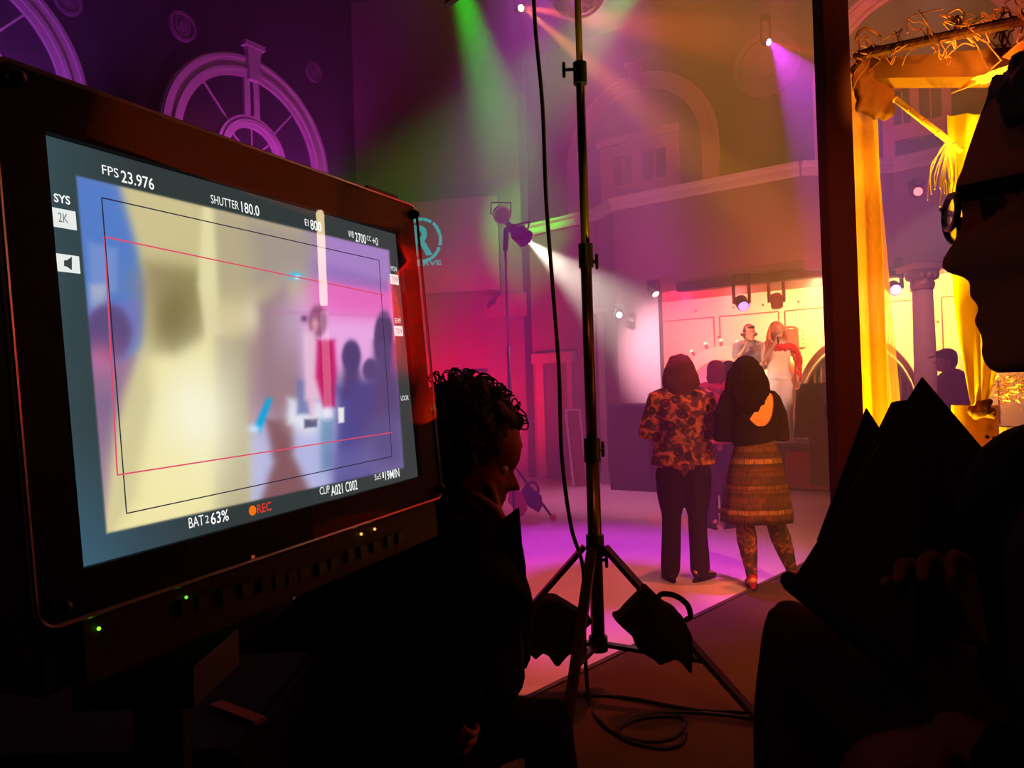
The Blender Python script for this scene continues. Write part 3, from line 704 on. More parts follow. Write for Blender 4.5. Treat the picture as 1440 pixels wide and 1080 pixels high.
# materials with printed patterns
def print_mat(name, kind):
    m = bpy.data.materials.new(name); m.use_nodes = True; nt = m.node_tree; b = nt.nodes['Principled BSDF']; b.inputs['Roughness'].default_value = .85
    tc = nt.nodes.new('ShaderNodeTexCoord'); L = nt.links.new
    def ramp(stops, fac, interp_='CONSTANT'):
        r = nt.nodes.new('ShaderNodeValToRGB'); r.color_ramp.interpolation = interp_
        while len(r.color_ramp.elements) < len(stops): r.color_ramp.elements.new(.5)
        for e, (p, c) in zip(r.color_ramp.elements, stops): e.position = p; e.color = (*lin(c), 1)
        L(fac, r.inputs[0]); return r.outputs[0]
    if kind == 'floral':
        nz = nt.nodes.new('ShaderNodeTexNoise'); nz.inputs['Scale'].default_value = 15; nz.inputs['Detail'].default_value = 3; nz.inputs['Distortion'].default_value = 1.2; L(tc.outputs['Object'], nz.inputs['Vector'])
        c1 = ramp([(0, (70, 28, 22)), (.44, (100, 52, 34)), (.52, (180, 98, 58)), (.62, (195, 130, 82)), (.7, (110, 44, 30))], nz.outputs['Fac'])
        vo = nt.nodes.new('ShaderNodeTexVoronoi'); vo.inputs['Scale'].default_value = 11; L(tc.outputs['Object'], vo.inputs['Vector'])
        c2 = ramp([(0, (60, 24, 22)), (.16, (170, 60, 40)), (.24, (50, 16, 16)), (.38, (255, 255, 255))], vo.outputs['Distance'])
        mx = nt.nodes.new('ShaderNodeMix'); mx.data_type = 'RGBA'; mx.blend_type = 'MULTIPLY'; mx.inputs['Factor'].default_value = 1; L(c1, mx.inputs['A']); L(c2, mx.inputs['B'])
        L(mx.outputs['Result'], b.inputs['Base Color'])
    if kind in ('skirt', 'hem'):
        sp = nt.nodes.new('ShaderNodeSeparateXYZ'); L(tc.outputs['Generated'], sp.inputs[0])
        ba = [(0, (120, 84, 48)), (.05, (140, 100, 56)), (.12, (205, 172, 110)), (.17, (98, 64, 38)), (.22, (128, 90, 54)), (.33, (84, 50, 36)), (.37, (138, 100, 60)), (.42, (170, 130, 76)), (.45, (104, 70, 42)), (.56, (130, 84, 44)), (.66, (96, 64, 38)), (.71, (205, 172, 115)), (.77, (92, 60, 40)), (.84, (120, 88, 56)), (.92, (96, 66, 42))]
        c1 = ramp(ba, sp.outputs['Z'])
        mp = nt.nodes.new('ShaderNodeMapping'); mp.inputs['Scale'].default_value = (14, 14, 22); L(tc.outputs['Object'], mp.inputs['Vector'])
        s2 = nt.nodes.new('ShaderNodeSeparateXYZ'); L(tc.outputs['Object'], s2.inputs[0]); c2_ = nt.nodes.new('ShaderNodeCombineXYZ'); L(s2.outputs['X'], c2_.inputs['X']); L(s2.outputs['Z'], c2_.inputs['Y'])
        bk_ = nt.nodes.new('ShaderNodeTexBrick'); L(c2_.outputs[0], bk_.inputs['Vector']); bk_.inputs['Scale'].default_value = 9; bk_.inputs['Mortar Size'].default_value = .03; bk_.inputs['Brick Width'].default_value = .55; bk_.inputs['Row Height'].default_value = .38
        bk_.inputs['Color1'].default_value = (1, 1, 1, 1); bk_.inputs['Color2'].default_value = (.45, .4, .4, 1); bk_.inputs['Mortar'].default_value = (.22, .18, .18, 1)
        vo = nt.nodes.new('ShaderNodeTexVoronoi'); vo.distance = 'MANHATTAN'; vo.inputs['Randomness'].default_value = .15; L(mp.outputs[0], vo.inputs['Vector'])
        c2 = ramp([(0, (110, 70, 45)), (.22, (255, 235, 200)), (.45, (200, 150, 110)), (.6, (150, 100, 70))], vo.outputs['Distance'])
        mx = nt.nodes.new('ShaderNodeMix'); mx.data_type = 'RGBA'; mx.blend_type = 'MULTIPLY'; mx.inputs['Factor'].default_value = .8; L(c1, mx.inputs['A']); L(c2, mx.inputs['B'])
        mz = nt.nodes.new('ShaderNodeMix'); mz.data_type = 'RGBA'; mz.blend_type = 'MULTIPLY'; mz.inputs['Factor'].default_value = .85; L(mx.outputs['Result'], mz.inputs['A']); L(bk_.outputs['Color'], mz.inputs['B'])
        L(mz.outputs['Result'], b.inputs['Base Color'])
    if kind == 'tights':
        nz = nt.nodes.new('ShaderNodeTexNoise'); nz.inputs['Scale'].default_value = 11; nz.inputs['Distortion'].default_value = 2; L(tc.outputs['Object'], nz.inputs['Vector'])
        L(ramp([(0, (45, 22, 20)), (.47, (90, 48, 34)), (.56, (165, 95, 60)), (.63, (60, 28, 24))], nz.outputs['Fac']), b.inputs['Base Color'])
    return m
sk = mat('fair skin', (205, 150, 120), .55, var=.05)
sk2 = mat('tan skin', (170, 110, 80), .55, var=.05)
floral = print_mat('rust floral print', 'floral'); skirtm = print_mat('banded ethnic print', 'skirt'); tights = print_mat('patterned tights', 'tights')
hair_br = mat('brown hair', (84, 44, 32), .75, scale=60, bump=.6); hair_dk = mat('dark brown hair', (26, 13, 13), .8, scale=60, bump=.6)
hair_rd = mat('auburn hair', (110, 40, 34), .5, scale=60, bump=.6); hair_bl = mat('strawberry blonde hair', (225, 130, 80), .5, scale=60, bump=.6)
navy = mat('black trousers cloth', (38, 24, 28), .85)

def foot(px, py): p = atz(px, py, 0); return V((p.x, p.y, 0))
# ---- woman in rust floral blouse (seen from behind)
p = foot(966, 815); Hh = 1.60
J = joints(Hh, le=(-.158, -.005, .655), re=(.158, -.005, .655), lw=(-.09, .12, .665), rw=(.09, .12, .665), ls=(-.108, -.005, .81), rs=(.108, -.005, .81),
           lk=(-.058, .01, .285), rk=(.056, .01, .285), la=(-.072, -.012, .045), ra=(.058, -.012, .045), lt=(-.085, .075, .016), rt=(.115, .06, .016))
fl = person('person', 'woman seen from behind in rust floral blouse with brown bob and black trousers', p, -.12, Hh, J, sk,
       [shirt(floral, .02, .0, .985, wf=1.2, hf=1.22, name='blouse', disp=.008, flare=.012), trousers(navy, .014, hf=1.22, wide=.006),
        shoes(mat('black shoe leather', (26, 20, 20), .3)), hairfn(hair_br, 'bob', seed=2, disp=.008)], wf=1.15, hf=1.15, headrot=(0, -.15))
# ---- woman in skirt
p = foot(1066, 826); Hh = 1.58
J = joints(Hh, hip=(.01, 0, .53), nk=(-.012, -.005, .845), hd=(-.022, .012, .925), ls=(-.108, -.005, .815), rs=(.095, -.005, .80), le=(-.135, .01, .655), re=(.13, .01, .65), lw=(-.03, .1, .66), rw=(.04, .11, .67),
           la=(-.03, -.02, .045), lt=(-.01, .07, .016), lk=(-.045, .01, .28), lh=(-.045, 0, .51), ra=(.165, .03, .045), rt=(.20, .11, .016), rk=(.09, .02, .28), rh=(.055, 0, .51))
def skirt(root, J, Hh, HM, hs):
    c = J['hip']; b = B()
    zs = [(.115, .084, .060), (.07, .094, .068), (.0, .115, .082), (-.07, .128, .094), (-.14, .140, .104), (-.205, .150, .110), (-.245, .150, .108)]
    pr = []; N = 64
    for z, rx, ry in zs:
        row = []
        for k in range(N):
            q = 2 * math.pi * k / N; f = 1 + (.05 * math.sin(q * 9 + 1) + .03 * math.sin(q * 5)) * max(0, (-z + .03) / .26)
            row.append(b.verts.new(c + V((rx * f * math.cos(q), ry * f * math.sin(q), z)) * Hh))
        pr.append(row)
    for z in (-.235, -.1, .05):
        row = []
        for k in range(N):
            q = 2 * math.pi * k / N; row.append(b.verts.new(c + V((.085 * math.cos(q), .062 * math.sin(q), z)) * Hh if z > 0 else c + V((.135 * math.cos(q), .095 * math.sin(q), z)) * Hh))
        pr.append(row)
    for a, d in zip(pr, pr[1:]):
        for k in range(N): b.faces.new((a[k], a[(k + 1) % N], d[(k + 1) % N], d[k]))
    b.faces.new(pr[0][::-1]); b.faces.new(pr[-1]); obj('skirt', b, skirtm, root, world=False, smooth=True)
def scoop(root, J, Hh, HM, hs):
    m = mat('black knit', (26, 16, 18), .8); b = B(); torso(b, J, Hh, .010, .22, .80, 1.12, 1.1)
    for sd, sg in (('l', -1), ('r', 1)):
        tube(b, [J[sd + 's'] + V((-sg * .012, .0, .012)) * Hh, J[sd + 's'].lerp(J[sd + 'e'], .4), J[sd + 'e'], J[sd + 'e'].lerp(J[sd + 'w'], .5), J[sd + 'w']], [x * Hh + .012 for x in (.033, .036, .029, .026, .021)])
        tube(b, [J[sd + 's'] + V((sg * .0, .03, .02)) * Hh, J['nk'] + V((sg * .06, .05, -.03)) * Hh, J['nk'] + V((sg * .05, .06, -.10)) * Hh], .03)
    me = remesh(b, .005, 5)
    bb = bmesh.new(); bb.from_mesh(me)   # scooped open back
    cz = (J['nk'].z - .02 * Hh); kill = [f for f in bb.faces if f.normal.y < .1 and f.calc_center_median().y < J['nk'].y + .035 and ((f.calc_center_median().x - J['nk'].x - .024 * Hh) / (.070 * Hh)) ** 2 + ((f.calc_center_median().z - cz) / (.125 * Hh)) ** 2 < 1]
    bmesh.ops.delete(bb, geom=kill, context='FACES'); bb.to_mesh(me); bb.free(); rawobj('scoop_back_top', me, m, root, world=False)
def tight(root, J, Hh, HM, hs):
    for sd in 'lr':
        b = B(); k, a, h = J[sd + 'k'], J[sd + 'a'], J[sd + 'h']
        tube(b, [h.lerp(k, .3), h.lerp(k, .7), k, k.lerp(a, .3), k.lerp(a, .6), k.lerp(a, .85), a], [x * Hh + .006 for x in (.056, .045, .036, .040, .032, .022, .020)]); rawobj('patterned_legging', remesh(b, .008, 2), tights, root, world=False)
person('person', 'woman from behind in black scoop-back top and banded print skirt, long dark hair', p, -.0, Hh, J, mat('golden skin', (232, 168, 110), .5, var=.04),
       [skirt, scoop, tight, shoes(mat('red shoe', (190, 20, 25), .35), heel=.03), hairfn(hair_dk, 'long', seed=5, disp=.008)], wf=1.08, hf=1.08, headrot=(.15, 0))
# ---- pink hoodie
p = foot(1014, 742); Hh = 1.64
J = joints(Hh, le=(-.135, -.0, .65), re=(.135, -.0, .65), lw=(-.12, .09, .60), rw=(.12, .09, .60), la=(-.05, -.012, .045), ra=(.05, -.012, .045), rt=(.12, .05, .016))
def hood(root, J, Hh, HM, hs):
    b = B(); tube(b, [J['nk'] + V((-.055, .01, .015)) * Hh, J['nk'] + V((-.05, -.045, -.005)) * Hh, J['nk'] + V((0, -.06, -.02)) * Hh, J['nk'] + V((.05, -.045, -.005)) * Hh, J['nk'] + V((.055, .01, .015)) * Hh], [.022, .034, .045, .034, .022])
    rawobj('hood', remesh(b, .009, 3), MC['rose hoodie'], root, world=False)
hm = mat('rose hoodie', (175, 80, 100), .85)
person('person', 'person from behind in loose rose hoodie and dark blue trousers, between the two women', p, -.05, Hh, J, sk,
       [shirt(hm, .026, -.02, .98, wf=1.08, hf=1.05, name='hoodie', disp=.014, flare=.02), hood, trousers(mat('dark blue jeans', (52, 34, 66), .85), .014), shoes(mat('dark blue shoe', (48, 30, 56), .5)), hairfn(hair_rd, 'straight', seed=3)], headrot=(-.1, 0))
# ---- fourth watcher, behind
p = foot(1032, 722); Hh = 1.66
J = joints(Hh)
def collar(root, J, Hh, HM, hs):
    b = B(); tube(b, [J['nk'] + V((math.cos(q) * .042, math.sin(q) * .042, .012)) * Hh for q in [math.pi * 2 * k / 12 for k in range(13)]], .014, seg=8); obj('collar', b, mat('cream collar', (235, 205, 180), .7), root, world=False, smooth=True)
person('person', 'person with short dark hair and pale collar, mostly hidden behind the dark-haired woman', p, 0, Hh, J, sk,
       [shirt(mat('dusty pink shirt', (190, 120, 125), .85), .018, 0, .98, name='shirt'), collar, trousers(mat('grey trousers', (70, 55, 70), .85)), shoes(mat('grey shoe', (60, 50, 55), .5)), hairfn(mat('short dark hair', (88, 40, 44), .6, scale=60, bump=.5), 'short', seed=3)])
# ---- DJ on the stage (facing us)
def stagepos(px, py, depth_off):
    q = onplane(px, py, P2 + PN * depth_off, PN); return V((q.x, q.y, SZ))
p = stagepos(1053, 470, 1.5); Hh = 1.74
J = joints(Hh, hd=(.005, .02, .925), re=(.15, .06, .70), rw=(.10, .13, .80), le=(-.135, .05, .66), lw=(-.05, .16, .62))
def headphones(root, J, Hh, HM, hs):
    P = lambda x, y, z: HM @ (V((x, y, z)) * hs); m = mat('headphone plastic', (70, 30, 50), .4); b = B()
    tube(b, curve_pts([P(-.09, -.01, -.0), P(-.085, -.01, .07), P(-.045, -.01, .122), P(0, -.01, .135), P(.045, -.01, .122), P(.085, -.01, .07), P(.09, -.01, .0)], 4), .010, seg=8); ho = obj('headband', b, m, root, world=False)
    for s in (-1, 1): b = B(); tube(b, [P(s * .078, -.01, -.01), P(s * .105, -.01, -.01)], [.034, .032], seg=16); obj('ear_cup', b, m, ho, world=False)
def djcollar(root, J, Hh, HM, hs):
    b = B(); tube(b, [J['nk'] + V((-.05, .02, .02)) * Hh, J['nk'] + V((0, .055, -.06)) * Hh, J['nk'] + V((.05, .02, .02)) * Hh], .016, seg=8); rawobj('collar', remesh(b, .006, 1), mat('dark collar', (60, 30, 38), .8), root, world=False)
person('person', 'DJ in grey shirt with headphones on stage, left of the singer', p, math.pi + .15, Hh, J, sk2,
       [shirt(mat('grey polo', (120, 92, 96), .85), .016, 0, .98, sleeve=.7, name='polo_shirt'), djcollar, trousers(mat('dark jeans', (48, 40, 60), .85)), shoes(mat('dark trainer', (40, 34, 40), .5)), hairfn(mat('black hair', (48, 20, 28), .5, scale=60, bump=.5), 'short', seed=1), headphones], headrot=(.1, .05),
       hands=((V((.3, .5, .5)), V((.5, 0, -.5)), .8), (V((-.3, -.1, .9)), V((-.8, 0, 0)), .8)))
# ---- singer
p = stagepos(1093, 470, .95); Hh = 1.70
J = joints(Hh, hd=(.005, .02, .928), re=(.125, .05, .68), rw=(.045, .125, .835), le=(-.15, .02, .66), lw=(-.13, .06, .52))
def shawl(root, J, Hh, HM, hs):
    rnd = random.Random(4); b = B(); m = mat('red feather boa', (225, 25, 45), .8)
    path = curve_pts([J['nk'] + V((.03, .055, -.05)) * Hh, J['nk'] + V((-.03, .06, -.055)) * Hh, J['ls'] + V((-.0, .035, -.02)) * Hh, J['ls'] + V((-.045, .03, -.09)) * Hh, J['ls'] + V((-.05, .035, -.18)) * Hh, J['ls'] + V((-.04, .04, -.28)) * Hh], 6)
    tube(b, path, [.045] * len(path)); rawobj('feather_boa', remesh(b, .009, 1, .03, 45), m, root, world=False)
def mic(root, J, Hh, HM, hs): pass
sg = person('person', 'singer with long strawberry blonde hair, cream top and red feather boa on stage', p, math.pi - .1, Hh, J, sk,
       [shirt(mat('cream satin top', (245, 215, 180), .5), .010, 0, .86, sleeve=.15, name='satin_top', sl=()), trousers(mat('white trousers', (225, 200, 190), .7), end=.0), shoes(mat('cream shoe', (220, 190, 170), .4), heel=.03), shawl, hairfn(hair_bl, 'blonde', seed=8, disp=.014)], headrot=(.1, 0),
       hands=((V((0, .1, -1)), V((.6, .4, 0)), .5), (V((-.3, .1, .9)), V((-.5, .5, .0)), 1.1)))
Ms = Matrix.Translation(p) @ Matrix.Rotation(math.pi - .1, 4, 'Z')
hnd = Ms @ (J['rw'] + V((-.03, .02, .05)))
t = thing('microphone', 'dark handheld microphone held at the singer mouth', 'microphone', hnd, 0)
b = B(); tube(b, [hnd - V((.0, .0, .07)), hnd + V((-.01, 0, .03))], [.011, .016]); obj('mic_handle', b, m_blackm, t)
b = B(); ell(b, hnd + V((-.012, 0, .045)), .024); obj('mic_grille', b, m_steel, t)
# ---- man in cap far right
p = at(1341, 600, 8.0); p.z = 0; Hh = 1.72
J = joints(Hh, hd=(0, .03, .925), nk=(0, 0, .84))
def cap(root, J, Hh, HM, hs):
    m = mat('maroon cap', (58, 18, 24), .8); r3 = HM.to_3x3().to_4x4(); b = B(); ell(b, HM @ V((0, -.008, .055)), (.088, .105, .075), r3); co = rawobj('cap_crown', remesh(b, .008, 1), m, root, world=False)
    b = B(); tube(b, [HM @ V((0, .07, .05)), HM @ V((0, .12, .046)), HM @ V((0, .165, .036))], [(.07, .006), (.072, .006), (.05, .005)], xa=(1, 0, 0)); obj('cap_brim', b, m, co, world=False)
person('person', 'man in a dark cap and jacket facing left, beside the pale column', p, math.pi / 2 - .15, Hh, J, sk2,
       [shirt(mat('rust jacket', (80, 42, 38), .85), .022, -.02, .99, name='jacket', flare=.03), trousers(mat('brown trousers', (66, 40, 38), .85)), shoes(mat('brown shoe', (50, 30, 28), .5)), hairfn(MC['black hair'], 'short'), cap])

# ------------------------------------------------------------------ foreground man in profile, right edge
YM = .58
AZ = math.atan2(ray(1352, 330).x, ray(1352, 330).y); VN = V((math.sin(AZ), math.cos(AZ), 0)); FW = V((-math.cos(AZ), math.sin(AZ), 0))
HP = at(1425, 320, YM)
def prof(px, py): return onplane(px, py, HP, VN)
# face outline traced from the photograph, turned into real distances on his midline plane
mid_px = [(1407, 524), (1395, 514), (1390, 504), (1388, 494), (1390, 480), (1386, 466), (1379, 455), (1378, 447), (1385, 437), (1382, 426), (1372, 417), (1371, 408), (1372, 398), (1369, 388), (1345, 386), (1332, 377), (1334, 362), (1345, 345), (1357, 325), (1361, 305), (1360, 290), (1353, 280), (1350, 266), (1354, 252), (1360, 240), (1367, 216), (1376, 190), (1385, 165)]
midw = [prof(x, y) for x, y in mid_px]
ex0 = prof(1425, 300)                                        # eye level reference
hc = prof(1350, 318) - FW * .092                # head origin
# figure-local: facing -x world.  local y = -(x - hc.x), local z = z - hc.z
mid_l = sorted([(q.z - hc.z, (q - hc).dot(FW) + .004) for q in midw])
zc, zt2 = mid_l[0][0], .110
rows = []
for z, yf, yb, hw in ROWS:
    zz = zc + (z + .118) / .235 * (zt2 - zc)
    yy = interp(mid_l, zz) if zz < mid_l[-1][0] else None
    if yy is None: f = (zz - mid_l[-1][0]) / (zt2 - mid_l[-1][0]); yy = mid_l[-1][1] * math.sqrt(max(0, 1 - f * f)) * 1.0
    rows.append((zz, yy - (.012 if -.03 > zz > -.11 else .006 if zz < .05 else 0), yb * 1.1, hw * 1.08))
HMm = Matrix.Translation(hc) @ Matrix.Rotation(math.atan2(-FW.x, FW.y), 4, 'Z')
def head_man(bm):
    global MID
    cols = 48; prev = None; N = 90
    Rk = lambda k, z: interp([(r[0], r[k]) for r in rows], z)
    for i in range(N + 1):
        z = zc + (zt2 - zc) * i / N; yf, yb, hw = Rk(1, z), Rk(2, z), Rk(3, z); yc, ry = (yf + yb) / 2, (yf - yb) / 2; row = []
        for k in range(cols):
            q = 2 * math.pi * k / cols; x, y = hw * math.sin(q), yc + ry * math.cos(q)
            if math.cos(q) > 0 and z < mid_l[-1][0]:
                md = interp(mid_l, z) - yf; base = -.004
                sg = .017 if z < -.045 else (.013 if z < .0 else .022); y += md * math.exp(-(x / sg) ** 4)
                y -= .012 * math.exp(-((abs(x) - .033) / .015) ** 2 - ((z - .005) / .012) ** 2)
            row.append(bm.verts.new(HMm @ V((x, y, z))))
        if prev:
            for k in range(cols): bm.faces.new((prev[k], prev[(k + 1) % cols], row[(k + 1) % cols], row[k]))
        else: bm.faces.new(row[::-1])
        prev = row
    bm.faces.new(prev)
    for sd in (-1, 1): ell(bm, HMm @ V((sd * .080, -.012, -.005)), (.011, .020, .034), HMm.to_3x3().to_4x4(), seg=12, ring=8)
hip = V((.66, .60, .80)); nk = V((hc.x, hc.y, hc.z - .165)) - FW * .035; YM = nk.y
mr = thing('person', 'man in glasses in dark profile at the right edge, seated with a black folder', 'person', (hip.x, hip.y, 0))
m_skd = mat('dusky skin', (110, 66, 50), .8)
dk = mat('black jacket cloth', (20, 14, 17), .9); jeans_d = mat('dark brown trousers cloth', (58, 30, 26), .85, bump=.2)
b = B(); head_man(b)
tube(b, [hc - FW * .05 + V((0, 0, -.04)), hc - FW * .04 + V((0, 0, -.11)), nk, nk + V((.01, 0, -.06))], [.055, .056, .06, .075])
tube(b, [hip, hip + V((-.0, 0, .15)), V((nk.x + .06, YM, nk.z - .25)), V((nk.x + .02, YM, nk.z - .08)), nk], [(.15, .11), (.14, .11), (.17, .12), (.15, .09), (.06, .06)], xa=(0, 1, 0), seg=24)
knee = at(1128, 905, 1.03); knee2 = at(1300, 900, 1.0)
ank = V((knee.x + .02, knee.y + .05, .48)); ank2 = V((knee2.x + .05, knee2.y + .05, .42))
handp = at(1345, 1035, .82); handq = at(1415, 905, .84)
sh1 = V((nk.x + .03, YM + .18, nk.z - .07)); sh2 = V((nk.x + .03, YM - .18, nk.z - .07))
el1 = V((.62, .86, .95)); el2 = V((.70, .42, .93))
for a, k, e in (((hip + V((0, .09, 0))), knee, ank), ((hip - V((0, .02, 0))), knee2, ank2)):
    tube(b, [a, a.lerp(k, .5), k, k.lerp(e, .4), e], [.085, .075, .06, .055, .04]); tube(b, [e, e + V((-.03, .06, -.05)), e + V((-.08, .15, -.06))], [.04, .035, .025])
for s, e, w in ((sh1, el1, handq), (sh2, el2, handp)): tube(b, [s, s.lerp(e, .5), e, e.lerp(w, .4), w], [.055, .048, .042, .038, .026])
hand(b, handp, V((-.9, .25, -.35)), V((-.2, .1, -1)), 1.05, .45, side=1)
hand(b, handq, V((-.5, .2, .7)), V((-.6, -.4, 0)), 1.05, .6, side=-1)
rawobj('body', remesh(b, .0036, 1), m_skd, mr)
b = B(); tube(b, [hip, hip + V((0, 0, .15)), V((nk.x + .06, YM, nk.z - .25)), V((nk.x + .02, YM, nk.z - .08)), nk + V((0, 0, -.02))], [(.17, .13), (.16, .13), (.19, .14), (.17, .11), (.08, .08)], xa=(0, 1, 0), seg=24)
for s, e, w in ((sh1, el1, handq), (sh2, el2, handp)): tube(b, [s, s.lerp(e, .5), e, e.lerp(w, .4), e.lerp(w, .88)], [.075, .065, .058, .052, .042])
rawobj('jacket', remesh(b, .009, 3, .008, 14), dk, mr)
b = B(); tube(b, [hip, hip + V((0, 0, .12))], [(.17, .14), (.16, .13)], xa=(0, 1, 0), seg=24)
for a, k, e in (((hip + V((0, .09, 0))), knee, ank), ((hip - V((0, .02, 0))), knee2, ank2)): tube(b, [a, a.lerp(k, .5), k + V((0, 0, -.01)), k.lerp(e, .4), e], [.105, .095, .074, .070, .058])
rawobj('trousers', remesh(b, .009, 3, .012, 12), jeans_d, mr)
# hair
b = B(); q = lambda x, y, z: HMm @ V((x, y, z))
ell(b, q(0, -.028, .018), (.086, .110, .088), HMm.to_3x3().to_4x4()); ell(b, q(0, -.07, .01), (.088, .075, .09), HMm.to_3x3().to_4x4())
fr_ = (prof(1376, 140) - hc).dot(FW)
for k in range(46):
    a = random.uniform(-1, 1); x0 = a * .07; yy = fr_ - .010 - abs(a) * .02
    p0 = q(x0 * .8, yy - .06, .100 - abs(a) * .02); p1 = q(x0, yy, .092 + random.uniform(-.008, .008)); p2 = q(x0 * 1.1 + random.uniform(-.01, .01), yy + random.uniform(.0, .008), .078 + random.uniform(-.02, .006)); 
    tube(b, [p0, p1, p2], [.018, .014, .006], seg=7)
me = remesh(b, .005, 1, .006, 80); rawobj('hair', me, mat('black tousled hair', (26, 13, 12), .7, scale=90, bump=.5), mr)
b = B()
for k in range(60):
    a = random.uniform(-1, 1); zz = random.uniform(.05, .105); x0 = a * .09; yb0 = fr_ - .03 - abs(a) * .035
    p0 = q(x0, yb0, zz); tube(b, [p0, p0 + V((-.012 - random.random() * .01, random.uniform(-.01, .01), random.uniform(-.015, .006))), p0 + V((-.016 - random.random() * .012, random.uniform(-.01, .01), -.025 - random.random() * .02))], [.0014, .0011, .0005], seg=4)
obj('loose_strands', b, MC['black tousled hair'], mr)
# glasses
GP = prof(1316, 306); gl = thing('eyeglasses', 'dark-rimmed glasses on the profile man nose, with a red glint', 'glasses', GP)
gy = (GP - hc).dot(FW); gz = (GP - hc).z; GQ = lambda x, y, z: HMm @ V((x, y, z))
for s in (-1, 1):
    b = B(); rim = []
    for k in range(28):
        t_ = 2 * math.pi * k / 28; rim.append(GQ(s * .034 + .025 * math.cos(t_), gy - .004 - .012 * abs(s * .034 + .025 * math.cos(t_)) / .06, gz - .004 + .012 * math.sin(t_)))
    rim.append(rim[0]); tube(b, rim, .0024, seg=6, rnd=False); ro = obj('rim', b, m_black, gl)
    b = B(); vs = [b.verts.new(v) for v in rim[:-1]]; b.faces.new(vs); g_ = bmesh.ops.extrude_face_region(b, geom=b.faces[:]); bmesh.ops.translate(b, verts=[v for v in g_['geom'] if isinstance(v, bmesh.types.BMVert)], vec=-FW * .0015)
    lm = mat('spectacle lens', (225, 200, 200), .02, alpha=.3, spec=.9); obj('lens', b, lm, gl)
    b = B(); beam(b, GQ(s * .061, gy - .016, gz + .003), GQ(s * .085, .0, gz + .004), .003, .012); obj('temple_arm', b, mat('matt black temple', (10, 8, 9), .9), gl)
b = B(); tube(b, [GQ(-.010, gy - .008, gz + .002), GQ(0, gy - .004, gz + .006), GQ(.010, gy - .008, gz + .002)], .0018, seg=6); obj('bridge', b, m_black, gl)
# chair under him
t = thing('director_chair', 'tall black folding chair under the man in profile', 'chair', (hip.x, hip.y, 0))
b = B(); box(b, (hip.x, hip.y, .70), (.5, .46, .03)); obj('seat', b, dk, t)
for sx in (-1, 1):
    for sy in (-1, 1): b = B(); beam(b, (hip.x + sx * .22, hip.y + sy * .2, 0), (hip.x + sx * .22, hip.y + sy * .2, .70), .025, .025, up=(0, 1, 0)); obj('leg', b, m_blackm, t)
for sx in (-1, 1): b = B(); beam(b, (hip.x + sx * .22, hip.y - .2, .35), (hip.x + sx * .22, hip.y + .2, .35), .02, .02); obj('stretcher', b, m_blackm, t)
b = B(); box(b, (hip.x + .27, hip.y, 1.02), (.02, .46, .2)); obj('backrest', b, dk, t)
b = B(); beam(b, (hip.x + .245, hip.y - .2, .7), (hip.x + .265, hip.y - .2, 1.1), .02, .02, up=(0, 1, 0)); beam(b, (hip.x + .245, hip.y + .2, .7), (hip.x + .265, hip.y + .2, 1.1), .02, .02, up=(0, 1, 0)); obj('back_frame', b, m_blackm, t)
# black folder
YF = .93
fa, fb_, fc, fd = at(1298, 529, YF), at(1112, 822, YF - .05), at(1285, 960, YF - .12), at(1442, 700, YF - .02)
fm = mat('black binder vinyl', (24, 14, 18), .6, bump=.1)
ft = thing('binder', 'big black ring binder held up on its corner by the man in profile', 'binder', fc)
nrm = (fb_ - fa).cross(fd - fa).normalized()
if nrm.y < 0: nrm = -nrm
b = B(); slab(b, [fa, fb_, fc, fd], nrm * .004); bmesh.ops.bevel(b, geom=b.edges[:], offset=.0015, segments=1, affect='EDGES'); obj('front_cover', b, fm, ft)
b = B(); f2 = at(1219, 574, YF + .10); slab(b, [f2, at(1150, 760, YF + .06), at(1300, 900, YF + .04), at(1420, 720, YF + .06), at(1262, 640, YF + .09)], nrm * .004); obj('back_cover', b, fm, ft)
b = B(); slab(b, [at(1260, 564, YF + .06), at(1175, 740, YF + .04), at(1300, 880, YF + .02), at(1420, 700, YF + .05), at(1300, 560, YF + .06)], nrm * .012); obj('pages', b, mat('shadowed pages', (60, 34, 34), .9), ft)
b = B(); tube(b, [fb_ + V((-.0, .0, .004)), fc], .012, seg=10); obj('spine', b, mat('navy binder spine', (22, 22, 34), .6), ft)

# ------------------------------------------------------------------ seated woman, lower middle
YW = 1.5
wr = thing('person', 'curly-haired woman in black blazer seated below the monitor, face turned down', 'person', (-.2, 1.55, 0))
hc2 = at(662, 640, YW); m_skw = mat('warm skin', (150, 78, 50), .6, var=.05)
HMw = Matrix.Translation(hc2) @ Euler((0, 0, -math.pi / 2 - .0), 'XYZ').to_matrix().to_4x4() @ Euler((-.42, 0.0, 0), 'XYZ').to_matrix().to_4x4()
# facing +x, slightly towards us
nkw = at(660, 752, YW + .02) ; hipw = V((-.33, 1.62, .58))
b = B(); head_bm(b, HMw, s=1.0, fine=60)
tube(b, [hc2 + V((-.035, 0, -.06)), nkw, nkw + V((-.02, .0, -.06))], [.05, .052, .07])
ax = V((.35, -.94, 0)).normalized()
chest = nkw + V((-.03, .04, -.22))
tube(b, [hipw, hipw.lerp(chest, .4), chest, nkw + V((-.02, .02, -.07)), nkw], [(.16, .12), (.13, .11), (.165, .12), (.13, .08), (.05, .05)], xa=ax, seg=24)
shR = nkw + V((.045, -.17, -.085)); shL = nkw + V((-.05, .19, -.07))   # her right shoulder is nearer to us
elR = V((-.20, 1.24, .78)); haR = at(592, 985, 1.30); elL = nkw + V((.08, .27, -.33)); haL = at(703, 738, YW - .02)
kR = at(700, 1030, 1.45); kL = at(770, 985, 1.62)
kR = V((kR.x, kR.y, .60)); kL = V((kL.x, kL.y, .66))
